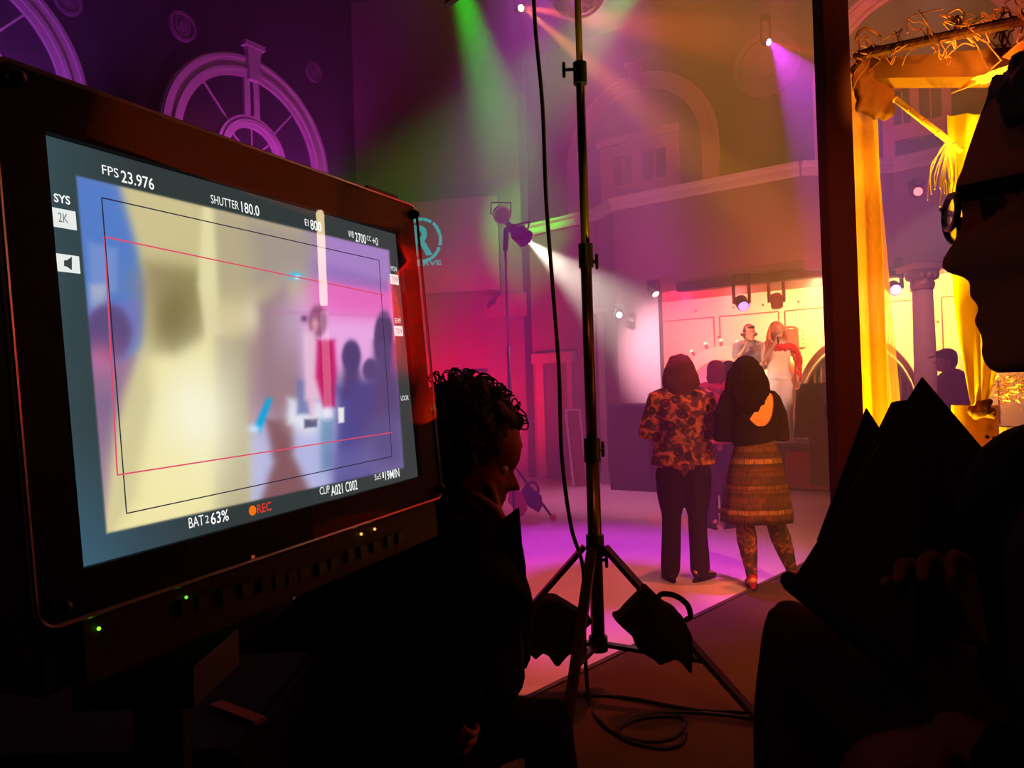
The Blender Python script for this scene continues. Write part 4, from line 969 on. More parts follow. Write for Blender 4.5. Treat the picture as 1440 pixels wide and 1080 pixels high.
aR = V((kR.x - .02, kR.y, .08)); aL = V((kL.x + .02, kL.y, .08))
for h_, k, a in ((hipw + V((.03, -.1, 0)), kR, aR), (hipw + V((.03, .1, 0)), kL, aL)): tube(b, [h_, h_.lerp(k, .5), k, k.lerp(a, .35), a], [.085, .075, .055, .052, .036]); tube(b, [a, a + V((.1, 0, -.04)), a + V((.17, 0, -.05))], [.035, .032, .022])
for s, e, w in ((shR, elR, haR), (shL, elL, haL)): tube(b, [nkw.lerp(s, .5), s, s.lerp(e, .5), e, e.lerp(w, .4), w], [.05, .052, .045, .038, .034, .023])
hand(b, haR, V((.55, .0, -.75)), V((.3, .5, -.2)), .95, .5, side=-1)
hand(b, haL, V((-.25, -.05, .95)), V((-.9, -.2, 0)), .95, .75, side=1)
rawobj('body', remesh(b, .0042, 2), m_skw, wr)
for sd in (-1, 1):
    bm = B(); ell(bm, HMw @ V((sd * .031, .068, .001)), .0115, seg=12, ring=8); obj('eye', bm, mat('eye white', (225, 215, 210), .3), wr, smooth=True)
# blazer with an open V neck
b = B(); tube(b, [hipw, hipw.lerp(chest, .4), chest, nkw + V((-.02, .02, -.08)), nkw + V((-.02, .01, -.035))], [(.19, .155), (.165, .145), (.195, .145), (.155, .105), (.075, .07)], xa=ax, seg=24)
for s, e, w in ((shR, elR, haR), (shL, elL, haL)): tube(b, [nkw.lerp(s, .5), s, s.lerp(e, .5), e, e.lerp(w, .4), e.lerp(w, .9)], [.07, .075, .066, .058, .052, .04])
me = remesh(b, .008, 3, .008, 14); bb = bmesh.new(); bb.from_mesh(me)
fwd = V((.80, -.60, 0)).normalized(); rt_ = V((.6, .8, 0)).normalized()
v0 = nkw + V((.0, 0, -.02))
def inV(c):
    r_ = c - v0; return r_.dot(fwd) > .01 and -.20 < r_.z < .06 and abs(r_.dot(rt_) - .01) < .058 * (1 + r_.z / .20) + .004
bmesh.ops.delete(bb, geom=[f for f in bb.faces if inV(f.calc_center_median())], context='FACES'); bb.to_mesh(me); bb.free()
rawobj('blazer', me, mat('black blazer cloth', (16, 11, 14), .92), wr)
b = B(); cpz = at(716, 716, YW - .03); 
slab(b, [at(690, 770, YW - .12), at(702, 735, YW - .11), at(730, 714, YW - .08), at(734, 760, YW - .08), at(729, 842, YW - .10), at(700, 830, YW - .12)], (.0, .012, 0)); obj('lapel', b, MC['black blazer cloth'], wr)
b = B(); tube(b, [hipw, hipw + V((0, 0, .1))], [(.185, .15), (.18, .14)], xa=ax, seg=24)
for h_, k, a in ((hipw + V((.03, -.1, 0)), kR, aR), (hipw + V((.03, .1, 0)), kL, aL)): tube(b, [h_, h_.lerp(k, .5), k, k.lerp(a, .35), a], [.105, .092, .07, .066, .055])
rawobj('trousers', remesh(b, .009, 3, .01, 12), mat('black trouser cloth', (15, 11, 15), .9), wr)
for a in (aR, aL):
    b = B(); tube(b, [a + V((-.03, 0, -.035)), a + V((.07, 0, -.045)), a + V((.16, 0, -.055)), a + V((.19, 0, -.06))], [(.035, .035), (.04, .03), (.04, .022), (.025, .015)], xa=(0, 1, 0)); obj('shoe', b, m_black, wr, smooth=True)
# curly hair
rnd = random.Random(11); b = B(); Pw = lambda x, y, z: HMw @ V((x, y, z))
ell(b, Pw(0, -.035, .04), (.098, .112, .10), HMw.to_3x3().to_4x4()); ell(b, Pw(0, -.07, -.04), (.095, .08, .10), HMw.to_3x3().to_4x4())
for k in range(230):
    th = rnd.uniform(-math.pi, math.pi); ph = rnd.uniform(-.7, 1.5); u = V((math.sin(th) * math.cos(ph), math.cos(th) * math.cos(ph), math.sin(ph)))
    if u.y > .38 and u.z < .55: continue
    ell(b, Pw(u.x * .098, -.035 + u.y * .112, .03 + u.z * .10 - (.04 if u.y < 0 else 0)), rnd.uniform(.012, .024), seg=8, ring=6)
hm_ = mat('black curly hair', (40, 18, 18), .55, scale=90, bump=.6)
rawobj('hair', remesh(b, .006, 1, .006, 60), hm_, wr)
b = B()
for k in range(150):
    th = rnd.uniform(-math.pi, math.pi); ph = rnd.uniform(-.5, 1.5); u = V((math.sin(th) * math.cos(ph), math.cos(th) * math.cos(ph), math.sin(ph)))
    if u.y > .5 and u.z < .5: continue
    p0 = Pw(u.x * .1, -.035 + u.y * .115, .03 + u.z * .105); uw = (HMw.to_3x3() @ u); s1 = uw.orthogonal().normalized(); s2 = uw.cross(s1); R_ = rnd.uniform(.008, .018); a0 = rnd.uniform(0, 6); pts = []
    for j in range(9):
        a = a0 + j * .7; pts.append(p0 + uw * (.004 + .022 * math.sin(j / 8 * 3.1)) + (s1 * math.cos(a) + s2 * math.sin(a)) * R_ * (j / 8) ** .5)
    tube(b, pts, .0017, seg=4, rnd=False)
tag(obj('stray_curls', b, hm_, wr), kind='stuff')
b = B()
for rr_, (x0, x1) in ((.05, (-.004, .03)),):
    tube(b, curve_pts([at(612, 577, YW), at(617, 570, YW), at(625, 556, YW), at(634, 557, YW), at(640, 573, YW)], 6), .0035, seg=6)
    tube(b, curve_pts([at(655, 568, YW), at(662, 559, YW), at(672, 563, YW), at(680, 572, YW)], 6), .0028, seg=6)
    tube(b, curve_pts([at(700, 590, YW), at(712, 598, YW), at(724, 608, YW), at(722, 618, YW), at(712, 622, YW)], 6), .0035, seg=6)
obj('top_curls', b, hm_, wr)
tc = thing('filler_coat', 'bulky black coat shape added to fill the dark outline behind the curly-haired woman', 'coat', (-.45, 1.62, .3)); b = B(); tube(b, [(-.20, 1.66, 1.08), (-.33, 1.65, .93), (-.44, 1.64, .78), (-.50, 1.62, .6), (-.52, 1.62, .3)], [(.07, .10), (.12, .16), (.14, .2), (.15, .22), (.16, .22)], seg=24); rawobj('filler_cloth', remesh(b, .012, 3, .03, 9), mat('black filler cloth', (13, 9, 12), .95), tc)  # black shape added so the floor behind her stays dark
# her chair
t = thing('stool_chair', 'black chair under the seated curly-haired woman', 'chair', (hipw.x, hipw.y, 0))
b = B(); box(b, (hipw.x, hipw.y, .445), (.44, .44, .04)); obj('seat', b, dk, t)
for sx in (-1, 1):
    for sy in (-1, 1): b = B(); beam(b, (hipw.x + sx * .19, hipw.y + sy * .19, 0), (hipw.x + sx * .19, hipw.y + sy * .19, .43), .025, .025, up=(0, 1, 0)); obj('leg', b, m_blackm, t)
b = B(); box(b, (hipw.x - .23, hipw.y, .85), (.03, .42, .3)); obj('backrest', b, dk, t)
for sy in (-1, 1): b = B(); beam(b, (hipw.x - .21, hipw.y + sy * .18, .44), (hipw.x - .23, hipw.y + sy * .18, .9), .02, .02, up=(0, 1, 0)); obj('back_post', b, m_blackm, t)
# ------------------------------------------------------------------ monitor
cr = [ray(*p) for p in ((-8, 75), (585, 290), (620, 700), (50, 893))]
A_ = np.array([list(cr[0]), list(-cr[1]), list(cr[2])]).T
dd_ = list(np.linalg.solve(A_, np.array(list(cr[3])))) + [1.0]
Q = [r * float(d) for r, d in zip(cr, dd_)]
sc_ = .36 / ((Q[0] - Q[3]).length)
Q = [O + q * sc_ for q in Q]
mex = (Q[2] - Q[3]).normalized(); mey = (Q[0] - Q[3]); mey = (mey - mex * mey.dot(mex)).normalized(); men = mex.cross(mey)
if men.dot(O - Q[3]) < 0: men = -men
def mo(px, py, off=0.0): return onplane(px, py, Q[3] + men * off, men)
def muv(p): d = p - Q[3]; return d.dot(mex), d.dot(mey)
def mp(u, v, off=0.0): return Q[3] + mex * u + mey * v + men * off
def proj(p):
    c = R3.transposed() @ (p - O); return 720 + FPX * c.x / -c.z, 540 - FPX * c.y / -c.z
us = [muv(q) for q in Q]; W0, W1 = (us[0][0] + us[3][0]) / 2, (us[1][0] + us[2][0]) / 2 + .006; H0, H1 = (us[3][1] + us[2][1]) / 2, (us[0][1] + us[1][1]) / 2
root = thing('field_monitor', 'large black camera monitor with a live picture and white read-outs, left foreground', 'monitor', mp((W0 + W1) / 2, H0 - .06, -.03))
def mbox(u0, u1, v0, v1, o0, o1, bev=0.004, bm=None):
    bm = bm or B(); slab(bm, [mp(u0, v0, o0), mp(u1, v0, o0), mp(u1, v1, o0), mp(u0, v1, o0)], men * (o1 - o0))
    if bev: bmesh.ops.bevel(bm, geom=bm.edges[:], offset=bev, segments=2, affect='EDGES')
    return bm
LO = -.012
lu = [muv(mo(*p, LO)) for p in ((58, 203), (558, 322), (585, 671), (105, 800))]
L0, L1, K0, K1 = (lu[0][0] + lu[3][0]) / 2, (lu[1][0] + lu[2][0]) / 2, (lu[2][1] + lu[3][1]) / 2, (lu[0][1] + lu[1][1]) / 2
m_bez = mat('satin black bezel', (26, 17, 17), .5)
bm = B(); t0 = -.005
mbox(W0 + .004, L0, H0, H1, LO - .002, t0, 0, bm); mbox(L1, W1 - .004, H0, H1, LO - .002, t0, 0, bm); mbox(L0, L1, H0, K0, LO - .002, t0, 0, bm); mbox(L0, L1, K1, H1, LO - .002, t0, 0, bm)
obj('bezel', bm, m_bez, root)
obj('housing', mbox(W0 + .006, W1 - .008, H0 - .045, H1 - .003, -.075, LO - .003), mat('matte black housing', (24, 16, 15), .6), root)
pan_ = obj('control_panel', mbox(W0 + .03, W1 - .012, H0 - .046, H0 - .001, -.014, -.006, .002), mat('control strip', (52, 34, 30), .6), root)
# cover plate with rounded corners
def rrect(u0, u1, v0, v1, r, o):
    pts = []
    for cx, cy, a0 in ((u1 - r, v1 - r, 0), (u0 + r, v1 - r, 90), (u0 + r, v0 + r, 180), (u1 - r, v0 + r, 270)):
        for k in range(7): a = math.radians(a0 + 15 * k); pts.append(mp(cx + r * math.cos(a), cy + r * math.sin(a), o))
    return pts
gm = bpy.data.materials.new('clear acrylic cover'); gm.use_nodes = True; nt = gm.node_tree; nt.nodes.clear()
o_ = nt.nodes.new('ShaderNodeOutputMaterial'); fz = nt.nodes.new('ShaderNodeFresnel'); fz.inputs[0].default_value = 1.5
gl_ = nt.nodes.new('ShaderNodeBsdfGlossy'); gl_.inputs['Roughness'].default_value = .015; tp_ = nt.nodes.new('ShaderNodeBsdfTransparent'); tp_.inputs[0].default_value = (.97, .97, .97, 1)
mx_ = nt.nodes.new('ShaderNodeMixShader'); ge_ = nt.nodes.new('ShaderNodeNewGeometry'); mm_ = nt.nodes.new('ShaderNodeMath'); mm_.operation = 'SUBTRACT'; mm_.use_clamp = True; nt.links.new(fz.outputs[0], mm_.inputs[0]); nt.links.new(ge_.outputs['Backfacing'], mm_.inputs[1]); nt.links.new(mm_.outputs[0], mx_.inputs[0]); nt.links.new(tp_.outputs[0], mx_.inputs[1]); nt.links.new(gl_.outputs[0], mx_.inputs[2]); nt.links.new(mx_.outputs[0], o_.inputs[0])
bm = B(); slab(bm, rrect(W0, W1, H0, H1, .014, 0), -men * .004); cover = obj('acrylic_cover', bm, gm, root)
# polished edge of the cover, left and bottom
bm = B(); pts = rrect(W0, W1, H0, H1, .014, -.002); n_ = len(pts)
tube(bm, [p + mex * 0 for p in pts + [pts[0]]], .0017, seg=6, rnd=False); obj('cover_edge', bm, mat('polished edge', (190, 160, 145), .25, .5), root)
for u, v in ((W0 + .014, H0 + .012), (W1 - .012, H0 + .012), (W0 + .014, H1 - .012), (W1 - .012, H1 - .012)):
    bm = B(); tube(bm, [mp(u, v, -.002), mp(u, v, .003)], .0055, seg=14); obj('corner_screw', bm, m_blackm, root)
bm = mbox(*[muv(mo(520, 262))[0], muv(mo(562, 276))[0]], H1, H1 + .006, -.03, -.002, .001); obj('top_lug', bm, m_black, root)
# status lamps and buttons
for px, py, c, s in ((262, 840, (110, 220, 40), 1.2), (139, 884, (140, 255, 50), 1.8), (508, 751, (255, 170, 90), 1.6), (527, 744, (255, 170, 90), 1.6), (356, 783, (200, 90, 50), .5)):
    bm = B(); ell(bm, mo(px, py, -.004), .0013 if px < 300 else .0016, seg=10, ring=8); obj('indicator_lamp', bm, emis('indicator %d' % px, c, s), root)
for px, py in ((262, 852), (285, 845), (318, 836), (346, 828), (372, 822), (392, 816), (410, 811), (426, 806), (452, 798), (468, 793), (492, 781), (510, 775), (528, 768), (547, 761), (563, 755)):
    u, v = muv(mo(px, py, -.005)); bm = mbox(u - .007, u + .007, v - .006, v + .006, -.007, -.003, .001); obj('button', bm, m_black, root)
# the panel's live picture, painted per vertex on a fine grid (an emitting screen)
NU, NV = 420, 300
uu, vv = np.meshgrid(np.linspace(L0, L1, NU), np.linspace(K0, K1, NV))
b0 = np.array(Q[3] + men * LO); wp = b0 + uu[..., None] * np.array(mex) + vv[..., None] * np.array(mey)
cc = (wp - np.array(O)) @ np.array(R3); X = 720 + FPX * cc[..., 0] / -cc[..., 2]; Y = 540 - FPX * cc[..., 1] / -cc[..., 2]
S = np.zeros((NV, NU, 3))
def put(mask, col): S[:] = S * (1 - mask[..., None]) + np.array(col, float) * mask[..., None]
def sd_poly(pts):
    d = np.full(X.shape, 1e9); ins = np.zeros(X.shape, bool); n = len(pts)
    for i in range(n):
        ax_, ay = pts[i]; bx, by = pts[(i + 1) % n]; ex, ey = bx - ax_, by - ay; wx, wy = X - ax_, Y - ay
        t = np.clip((wx * ex + wy * ey) / (ex * ex + ey * ey + 1e-9), 0, 1); d = np.minimum(d, (wx - ex * t) ** 2 + (wy - ey * t) ** 2)
        c1 = (ay <= Y) != (by <= Y); xi = ax_ + (Y - ay) / (by - ay if by != ay else 1e-9) * ex; ins ^= c1 & (X < xi)
    d = np.sqrt(d); return np.where(ins, -d, d)
def poly(pts, col, soft=4, al=1.0): put(al / (1 + np.exp(np.clip(sd_poly(pts) / (soft / 3.6), -40, 40))), col)
def blob(x, y, rx, ry, col, al=1.0, p=1.0): put(al * np.exp(-(((X - x) / rx) ** 2 + ((Y - y) / ry) ** 2) ** p), col)
def disc(x, y, rx, ry, col, soft=.15, al=1.0):
    r = np.sqrt(((X - x) / rx) ** 2 + ((Y - y) / ry) ** 2); put(al / (1 + np.exp(np.clip((r - 1) / soft * 2.5, -40, 40))), col)
# surround
S[:] = (52, 60, 60); put(np.clip((200 - X) / 140, 0, 1) * .8, (58, 84, 92)); put(np.clip((Y - 600) / 200, 0, 1) * np.clip((330 - X) / 240, 0, 1), (62, 100, 124))
put(np.clip((X - 420) / 120, 0, 1) * .5, (74, 70, 72)); BG = S.copy()
vid = [(107, 247), (547, 352), (568, 658), (150, 750)]
S[:] = (150, 140, 185)
poly([(100, 240), (560, 340), (560, 400), (400, 375), (100, 340)], (160, 140, 170), 20)
poly([(100, 240), (172, 255), (215, 380), (215, 470), (150, 545), (110, 545)], (88, 128, 205), 14)
poly([(124, 340), (165, 350), (165, 410), (128, 420)], (140, 160, 215), 8, .6); poly([(126, 400), (150, 400), (150, 440), (128, 440)], (190, 190, 205), 8, .7)
poly([(118, 440), (200, 420), (205, 470), (150, 520), (122, 520)], (130, 120, 200), 16, .7)
poly([(118, 520), (190, 500), (215, 600), (200, 760), (120, 760)], (150, 110, 150), 14)
disc(152, 468, 33, 40, (98, 78, 130), .2); blob(140, 505, 26, 24, (205, 110, 150), .8); poly([(138, 560), (170, 545), (165, 700), (150, 720)], (120, 95, 140), 16, .6)
# right half of the room
poly([(330, 290), (560, 340), (560, 400), (330, 390)], (175, 135, 205), 16)
poly([(380, 380), (560, 405), (560, 470), (380, 470)], (240, 110, 195), 14)
poly([(380, 440), (570, 450), (570, 530), (380, 520)], (245, 175, 235), 22)
poly([(360, 340), (560, 400), (560, 412), (400, 384)], (150, 110, 190), 8, .6)
poly([(340, 560), (480, 560), (480, 690), (330, 720)], (188, 190, 235), 10)
poly([(500, 560), (575, 560), (575, 670), (480, 690)], (120, 105, 160), 20)
poly([(345, 430), (420, 430), (425, 560), (360, 600), (340, 600)], (185, 150, 200), 26)
# fabric sweep
yel = (212, 200, 148)
poly([(165, 250), (330, 290), (420, 320), (420, 400), (375, 450), (350, 560), (350, 740), (145, 770), (158, 690), (168, 600), (200, 500), (205, 400), (185, 320)], yel, 12)
poly([(290, 285), (430, 315), (430, 420), (370, 450), (300, 420)], (188, 175, 140), 24); poly([(350, 310), (450, 330), (430, 390), (360, 400)], (165, 150, 145), 26, .8)
poly([(205, 370), (290, 380), (300, 450), (262, 520), (225, 470)], (160, 148, 98), 22); blob(245, 455, 36, 60, (118, 104, 62), .75); blob(210, 400, 30, 26, (165, 145, 120), .5)
poly([(285, 285), (300, 288), (306, 400), (312, 470), (290, 478), (278, 400)], (240, 232, 178), 8, .9)
poly([(330, 480), (370, 440), (395, 470), (380, 560), (350, 600), (330, 560)], (160, 130, 135), 26, .85); blob(320, 450, 30, 30, (222, 205, 160), .8); blob(355, 445, 16, 26, (240, 225, 190), .7)
poly([(300, 470), (345, 480), (352, 740), (300, 745)], (182, 170, 140), 14, .85)
poly([(170, 600), (200, 500), (245, 500), (300, 470), (300, 745), (145, 765)], (245, 232, 165), 20); blob(275, 590, 60, 90, (255, 252, 225), 1); blob(230, 680, 70, 70, (252, 242, 180), .8)
poly([(170, 560), (205, 480), (215, 560), (190, 700), (150, 760)], (205, 195, 150), 18, .7)
# hanging brownish figure
poly([(365, 430), (400, 400), (425, 450), (420, 560), (395, 600), (372, 560)], (150, 120, 128), 18, .9); blob(395, 540, 26, 60, (165, 130, 140), .7)
poly([(374, 590), (412, 590), (412, 640), (440, 700), (365, 710), (385, 650)], (138, 92, 98), 10)
poly([(358, 600), (376, 560), (382, 562), (366, 608)], (0, 170, 235), 5); blob(357, 603, 9, 6, (210, 235, 255), .9); blob(415, 388, 9, 5, (20, 210, 255), 1); blob(418, 390, 4, 3, (225, 250, 255), 1)
blob(420, 450, 36, 55, (240, 200, 240), .5); blob(432, 590, 24, 20, (250, 250, 255), .95); poly([(405, 560), (470, 570), (470, 600), (405, 596)], (235, 235, 250), 8, .9)
poly([(418, 535), (438, 535), (436, 582), (418, 582)], (110, 120, 175), 6, .9); poly([(428, 590), (446, 589), (446, 600), (428, 602)], (90, 95, 130), 3)
poly([(450, 590), (470, 590), (468, 660), (452, 662)], (110, 150, 190), 8, .85)
# singer in the picture
poly([(428, 470), (460, 478), (470, 565), (430, 560)], (235, 205, 235), 8); disc(447, 452, 13, 22, (150, 80, 120), .25); blob(443, 455, 6, 9, (225, 160, 170), 1); poly([(432, 470), (443, 462), (446, 545), (440, 590), (430, 560)], (240, 190, 215), 8, .9)
poly([(446, 478), (470, 478), (473, 520), (472, 572), (455, 572), (444, 530)], (205, 30, 105), 6); blob(428, 448, 5, 5, (120, 60, 110), .9)
# watchers
poly([(475, 545), (520, 540), (530, 600), (520, 690), (470, 690)], (82, 78, 150), 14); disc(494, 500, 13, 22, (88, 66, 120), .2); poly([(484, 500), (504, 500), (508, 560), (482, 560)], (88, 66, 120), 8); disc(521, 520, 11, 16, (98, 72, 125), .2)
poly([(490, 540), (550, 530), (556, 640), (500, 660)], (90, 72, 140), 18); disc(540, 476, 14, 38, (92, 66, 112), .15); poly([(526, 480), (560, 480), (562, 590), (524, 590)], (98, 74, 125), 8); poly([(520, 590), (562, 570), (564, 650), (500, 670)], (105, 88, 140), 20, .8)
poly([(475, 573), (484, 573), (484, 594), (476, 595)], (245, 240, 245), 2); poly([(460, 640), (520, 620), (540, 660), (470, 690)], (120, 112, 175), 22, .6)
# line along the pink band
poly([(375, 436), (560, 444), (560, 447), (375, 440)], (200, 110, 180), 3, .3)
M_ = 1 / (1 + np.exp(np.clip(sd_poly(vid) / .6, -40, 40))); S = BG * (1 - M_[..., None]) + S * M_[..., None]
for q in ([(151, 752), (150, 749)],): pass
s_ = np.clip(S, 0, 255) / 255; lincol = np.where(s_ <= .04045, s_ / 12.92, ((s_ + .055) / 1.055) ** 2.4)
me = bpy.data.meshes.new('display_panel'); nvt = NU * NV; co = wp.reshape(-1, 3)
idx = np.arange(nvt).reshape(NV, NU); f_ = np.stack([idx[:-1, :-1], idx[:-1, 1:], idx[1:, 1:], idx[1:, :-1]], -1).reshape(-1, 4)
me.vertices.add(nvt); me.vertices.foreach_set('co', co.ravel()); me.loops.add(f_.size); me.loops.foreach_set('vertex_index', f_.ravel().astype(np.int32))
me.polygons.add(len(f_)); me.polygons.foreach_set('loop_start', np.arange(0, f_.size, 4, dtype=np.int32)); me.update(); me.validate()
ca = me.color_attributes.new('picture', 'FLOAT_COLOR', 'POINT'); ca.data.foreach_set('color', np.concatenate([lincol.reshape(-1, 3), np.ones((nvt, 1))], 1).ravel())
pm = bpy.data.materials.new('lit display'); pm.use_nodes = True; nt = pm.node_tree; nt.nodes.clear(); o_ = nt.nodes.new('ShaderNodeOutputMaterial'); e_ = nt.nodes.new('ShaderNodeEmission'); a_ = nt.nodes.new('ShaderNodeVertexColor'); a_.layer_name = 'picture'
nt.links.new(a_.outputs[0], e_.inputs[0]); nt.links.new(e_.outputs[0], o_.inputs[0]); e_.inputs[1].default_value = 1.04
dpan = rawobj('display_panel', me, pm, root)
TO = LO + .0004
def scr_lines(name, pts, w, m, par=dpan):
    bm = B()
    for a, b in zip(pts, pts[1:]): beam(bm, mo(*a, TO), mo(*b, TO), w, .0002, up=men)
    return obj(name, bm, m, par)
scr_lines('dark_frame_guide', [(143, 278), (533, 366), (551, 642), (178, 722), (143, 278)], .0009, emis('guide dark', (45, 42, 62), 1))
scr_lines('red_frame_guide', [(552, 608), (165, 668), (147, 333), (400, 386), (540, 415)], .0011, emis('guide red', (235, 80, 110), 1))
tx = emis('read-out white', (250, 252, 250), 1.1)
def cap_(s, x0, y0, x1, y1, h, m=tx, bold=.0, nm='caption'):
    """text running from photo point (x0,y0) to (x1,y1) along its baseline, h px tall at the left end"""
    a, b_, c = muv(mo(x0, y0, TO)), muv(mo(x1, y1, TO)), muv(mo(x0, y0 - h, TO))
    me = fit_text(s, mp(a[0], (a[1] + b_[1]) / 2, TO + .0001), mex, mey, b_[0] - a[0], c[1] - a[1], bold); return rawobj(nm, me, m, dpan)
cap_('FPS', 144, 245, 167, 250, 13); cap_('23.976', 171, 257, 217, 267, 17, bold=.01)
cap_('SHUTTER', 297, 286, 336, 295, 12); cap_('180.0', 340, 299, 365, 304, 15, bold=.01)
cap_('EI', 429, 317, 434, 318, 9); cap_('800', 437, 323, 452, 326, 14, bold=.01)
cap_('WB', 490, 333, 498, 335, 9); cap_('2700', 500, 340, 515, 343, 13, bold=.01); cap_('CC', 516, 338, 522, 340, 7); cap_('+0', 524, 344, 532, 346, 11)
cap_('SYS', 76, 284, 99, 288, 12, bold=.02)
def plate(x0, y0, x1, y1, h, lab, ix0, iy0, ix1, iy1, ih):
    a, b_, c = muv(mo(x0, y0, TO)), muv(mo(x1, y1, TO)), muv(mo(x0, y0 - h, TO)); bm = B()
    slab(bm, [mp(a[0], a[1], TO), mp(b_[0], a[1], TO), mp(b_[0], c[1], TO), mp(a[0], c[1], TO)], men * .0001); o = obj('read_out_plate', bm, emis('read-out plate', (238, 243, 240), 1.05), dpan)
    if lab:
        a, b_, c = muv(mo(ix0, iy0, TO)), muv(mo(ix1, iy1, TO)), muv(mo(ix0, iy0 - ih, TO)); rawobj('caption', fit_text(lab, mp(a[0], (a[1] + b_[1]) / 2, TO + .0003), mex, mey, b_[0] - a[0], c[1] - a[1]), emis('plate ink', (95, 110, 110), 1), dpan)
plate(72, 318, 108, 322, 27, '2K', 82, 312, 96, 314, 13); plate(78, 381, 113, 384, 25, None, 0, 0, 0, 0, 0)
bm = B(); slab(bm, [mo(x, y, TO + .0003) for x, y in ((90, 366), (94, 366), (101, 361), (101, 380), (94, 375), (90, 374))], men * .0001); obj('speaker_symbol', bm, emis('symbol ink', (60, 70, 68), 1), dpan)
cap_('MON', 550, 381, 558, 382, 7); plate(549, 399, 561, 401, 14, '709', 551, 397, 559, 398, 8)
cap_('EVF', 556, 454, 564, 455, 7); plate(555, 472, 567, 473, 14, '709', 557, 470, 565, 470, 8); cap_('LOOK', 564, 563, 575, 563, 7)
cap_('BAT', 266, 743, 287, 738, 15); cap_('2', 289, 736, 294, 735, 11); cap_('63%', 297, 738, 322, 732, 17, bold=.01)
cap_('REC', 362, 722, 382, 718, 13, emis('record red', (240, 60, 40), 1), .01)
bm = B(); c_ = mo(355, 718, TO); R_ = (mo(355, 711, TO) - c_).length; vs = [bm.verts.new(c_ + (mex * math.cos(a) + mey * math.sin(a)) * R_) for a in [2 * math.pi * k / 24 for k in range(24)]]; bm.faces.new(vs); g_ = bmesh.ops.extrude_face_region(bm, geom=bm.faces[:]); bmesh.ops.translate(bm, verts=[v for v in g_['geom'] if isinstance(v, bmesh.types.BMVert)], vec=men * .0003); obj('record_dot', bm, emis('record orange', (255, 120, 20), 1), dpan)
cap_('CLIP', 450, 696, 464, 693, 11); cap_('A021 C002', 466, 697, 503, 689, 15, bold=.01); cap_('SxS', 527, 675, 536, 674, 8); cap_('1', 538, 672, 540, 672, 8); cap_('19MIN', 542, 675, 562, 671, 13, bold=.01)
# monitor stand under it
sb = mo(226, 900, -.05); t = thing('monitor_stand', 'thick black column stand carrying the monitor', 'stand', (sb.x, sb.y, 0))
b = B(); tube(b, [(sb.x, sb.y, .04), (sb.x, sb.y, mp(0, H0 - .055).z - .02)], .021, seg=16, rnd=False); obj('column', b, m_blackm, t)
b = B(); tube(b, [(sb.x, sb.y, 0), (sb.x, sb.y, .04)], .2, seg=32, rnd=False); obj('base_plate', b, m_black, t)
b = B(); box(b, (sb.x, sb.y, mp(0, H0 - .055).z - .015), (.09, .09, .03)); obj('head_bracket', b, m_blackm, t)
t2 = thing('filler_case', 'black wheeled case added to darken the lower left corner', 'case', (-.9, 1.2, 0)); b = B(); box(b, (-.9, 1.2, .5), (1.05, .4, .82)); bmesh.ops.bevel(b, geom=b.edges[:], offset=.012, segments=2, affect='EDGES'); obj('case_body', b, mat('black laminate', (14, 9, 12), .7), t2)  # black box added to keep this corner dark
for sx in (-1, 1):
    for sy in (-1, 1): b = B(); tube(b, [(-.9 + sx * .44 - .02, 1.2 + sy * .14, .05), (-.9 + sx * .44 + .02, 1.2 + sy * .14, .05)], .05, seg=16, rnd=False); obj('caster', b, m_black, t2)
b = B(); e_a, e_b = atz(303, 990, .914), atz(366, 1014, .914); beam(b, e_a, e_b, .02, .006); obj('strip_body', b, mat('amber matte', (190, 110, 70), .6), thing('amber_strip', 'thin amber strip lying on the dark case', 'stick', e_a))  # thin amber strip on the case top
for k in range(3):
    q = 2.1 * k; b = B(); tube(b, [(sb.x + .0, sb.y, .5), (sb.x + .03 * math.cos(q), sb.y + .03 * math.sin(q), .5)], .008, seg=8); obj('knob', b, m_black, t)
# ------------------------------------------------------------------ big tripod stand
YS = 3.5
xs_ = sum(at(x, y, YS).x for x, y in ((815, 0), (822, 350), (833, 700), (842, 905))) / 4
def sz(y): return at(830, y, YS).z
t = thing('light_stand', 'tall dark tripod light stand in mid picture with sandbags on its legs', 'stand', (xs_, YS, 0))
def vt(z): return V((xs_, YS, z))
m_st = mat('anodised stand metal', (70, 50, 46), .3, .75)
b = B(); tube(b, [vt(sz(110)), vt(sz(-260))], .0155, rnd=False, seg=16); obj('top_section', b, m_st, t, smooth=True)
b = B(); tube(b, [vt(sz(360)), vt(sz(110))], .021, rnd=False, seg=16); obj('upper_section', b, m_st, t, smooth=True)
b = B(); tube(b, [vt(sz(636)), vt(sz(360))], .026, rnd=False, seg=16); obj('middle_section', b, m_st, t, smooth=True)
b = B(); tube(b, [vt(sz(908)), vt(sz(636))], .032, rnd=False, seg=16); obj('lower_section', b, m_st, t, smooth=True)
for y0, y1, r in ((88, 118, .032), (343, 376, .034), (616, 650, .038), (752, 782, .042), (895, 915, .044)):
    b = B(); tube(b, [vt(sz(y1)), vt(sz(y0))], r, rnd=False, seg=18); obj('locking_collar', b, m_blackm, t)
for y_, s, L in ((97, -1, .075), (368, 1, .05), (632, 1, .05), (788, 1, .05)):
    b = B(); tube(b, [vt(sz(y_)), vt(sz(y_)) + V((s * L, 0, 0))], .008, seg=8); tube(b, [vt(sz(y_ - 9)) + V((s * L, 0, 0)), vt(sz(y_ + 9)) + V((s * L, 0, 0))], .008, seg=8); obj('locking_knob', b, m_blackm, t)
foots = [atz(1070, 1022, 0), atz(645, 975, 0), atz(797, 1030, 0)]
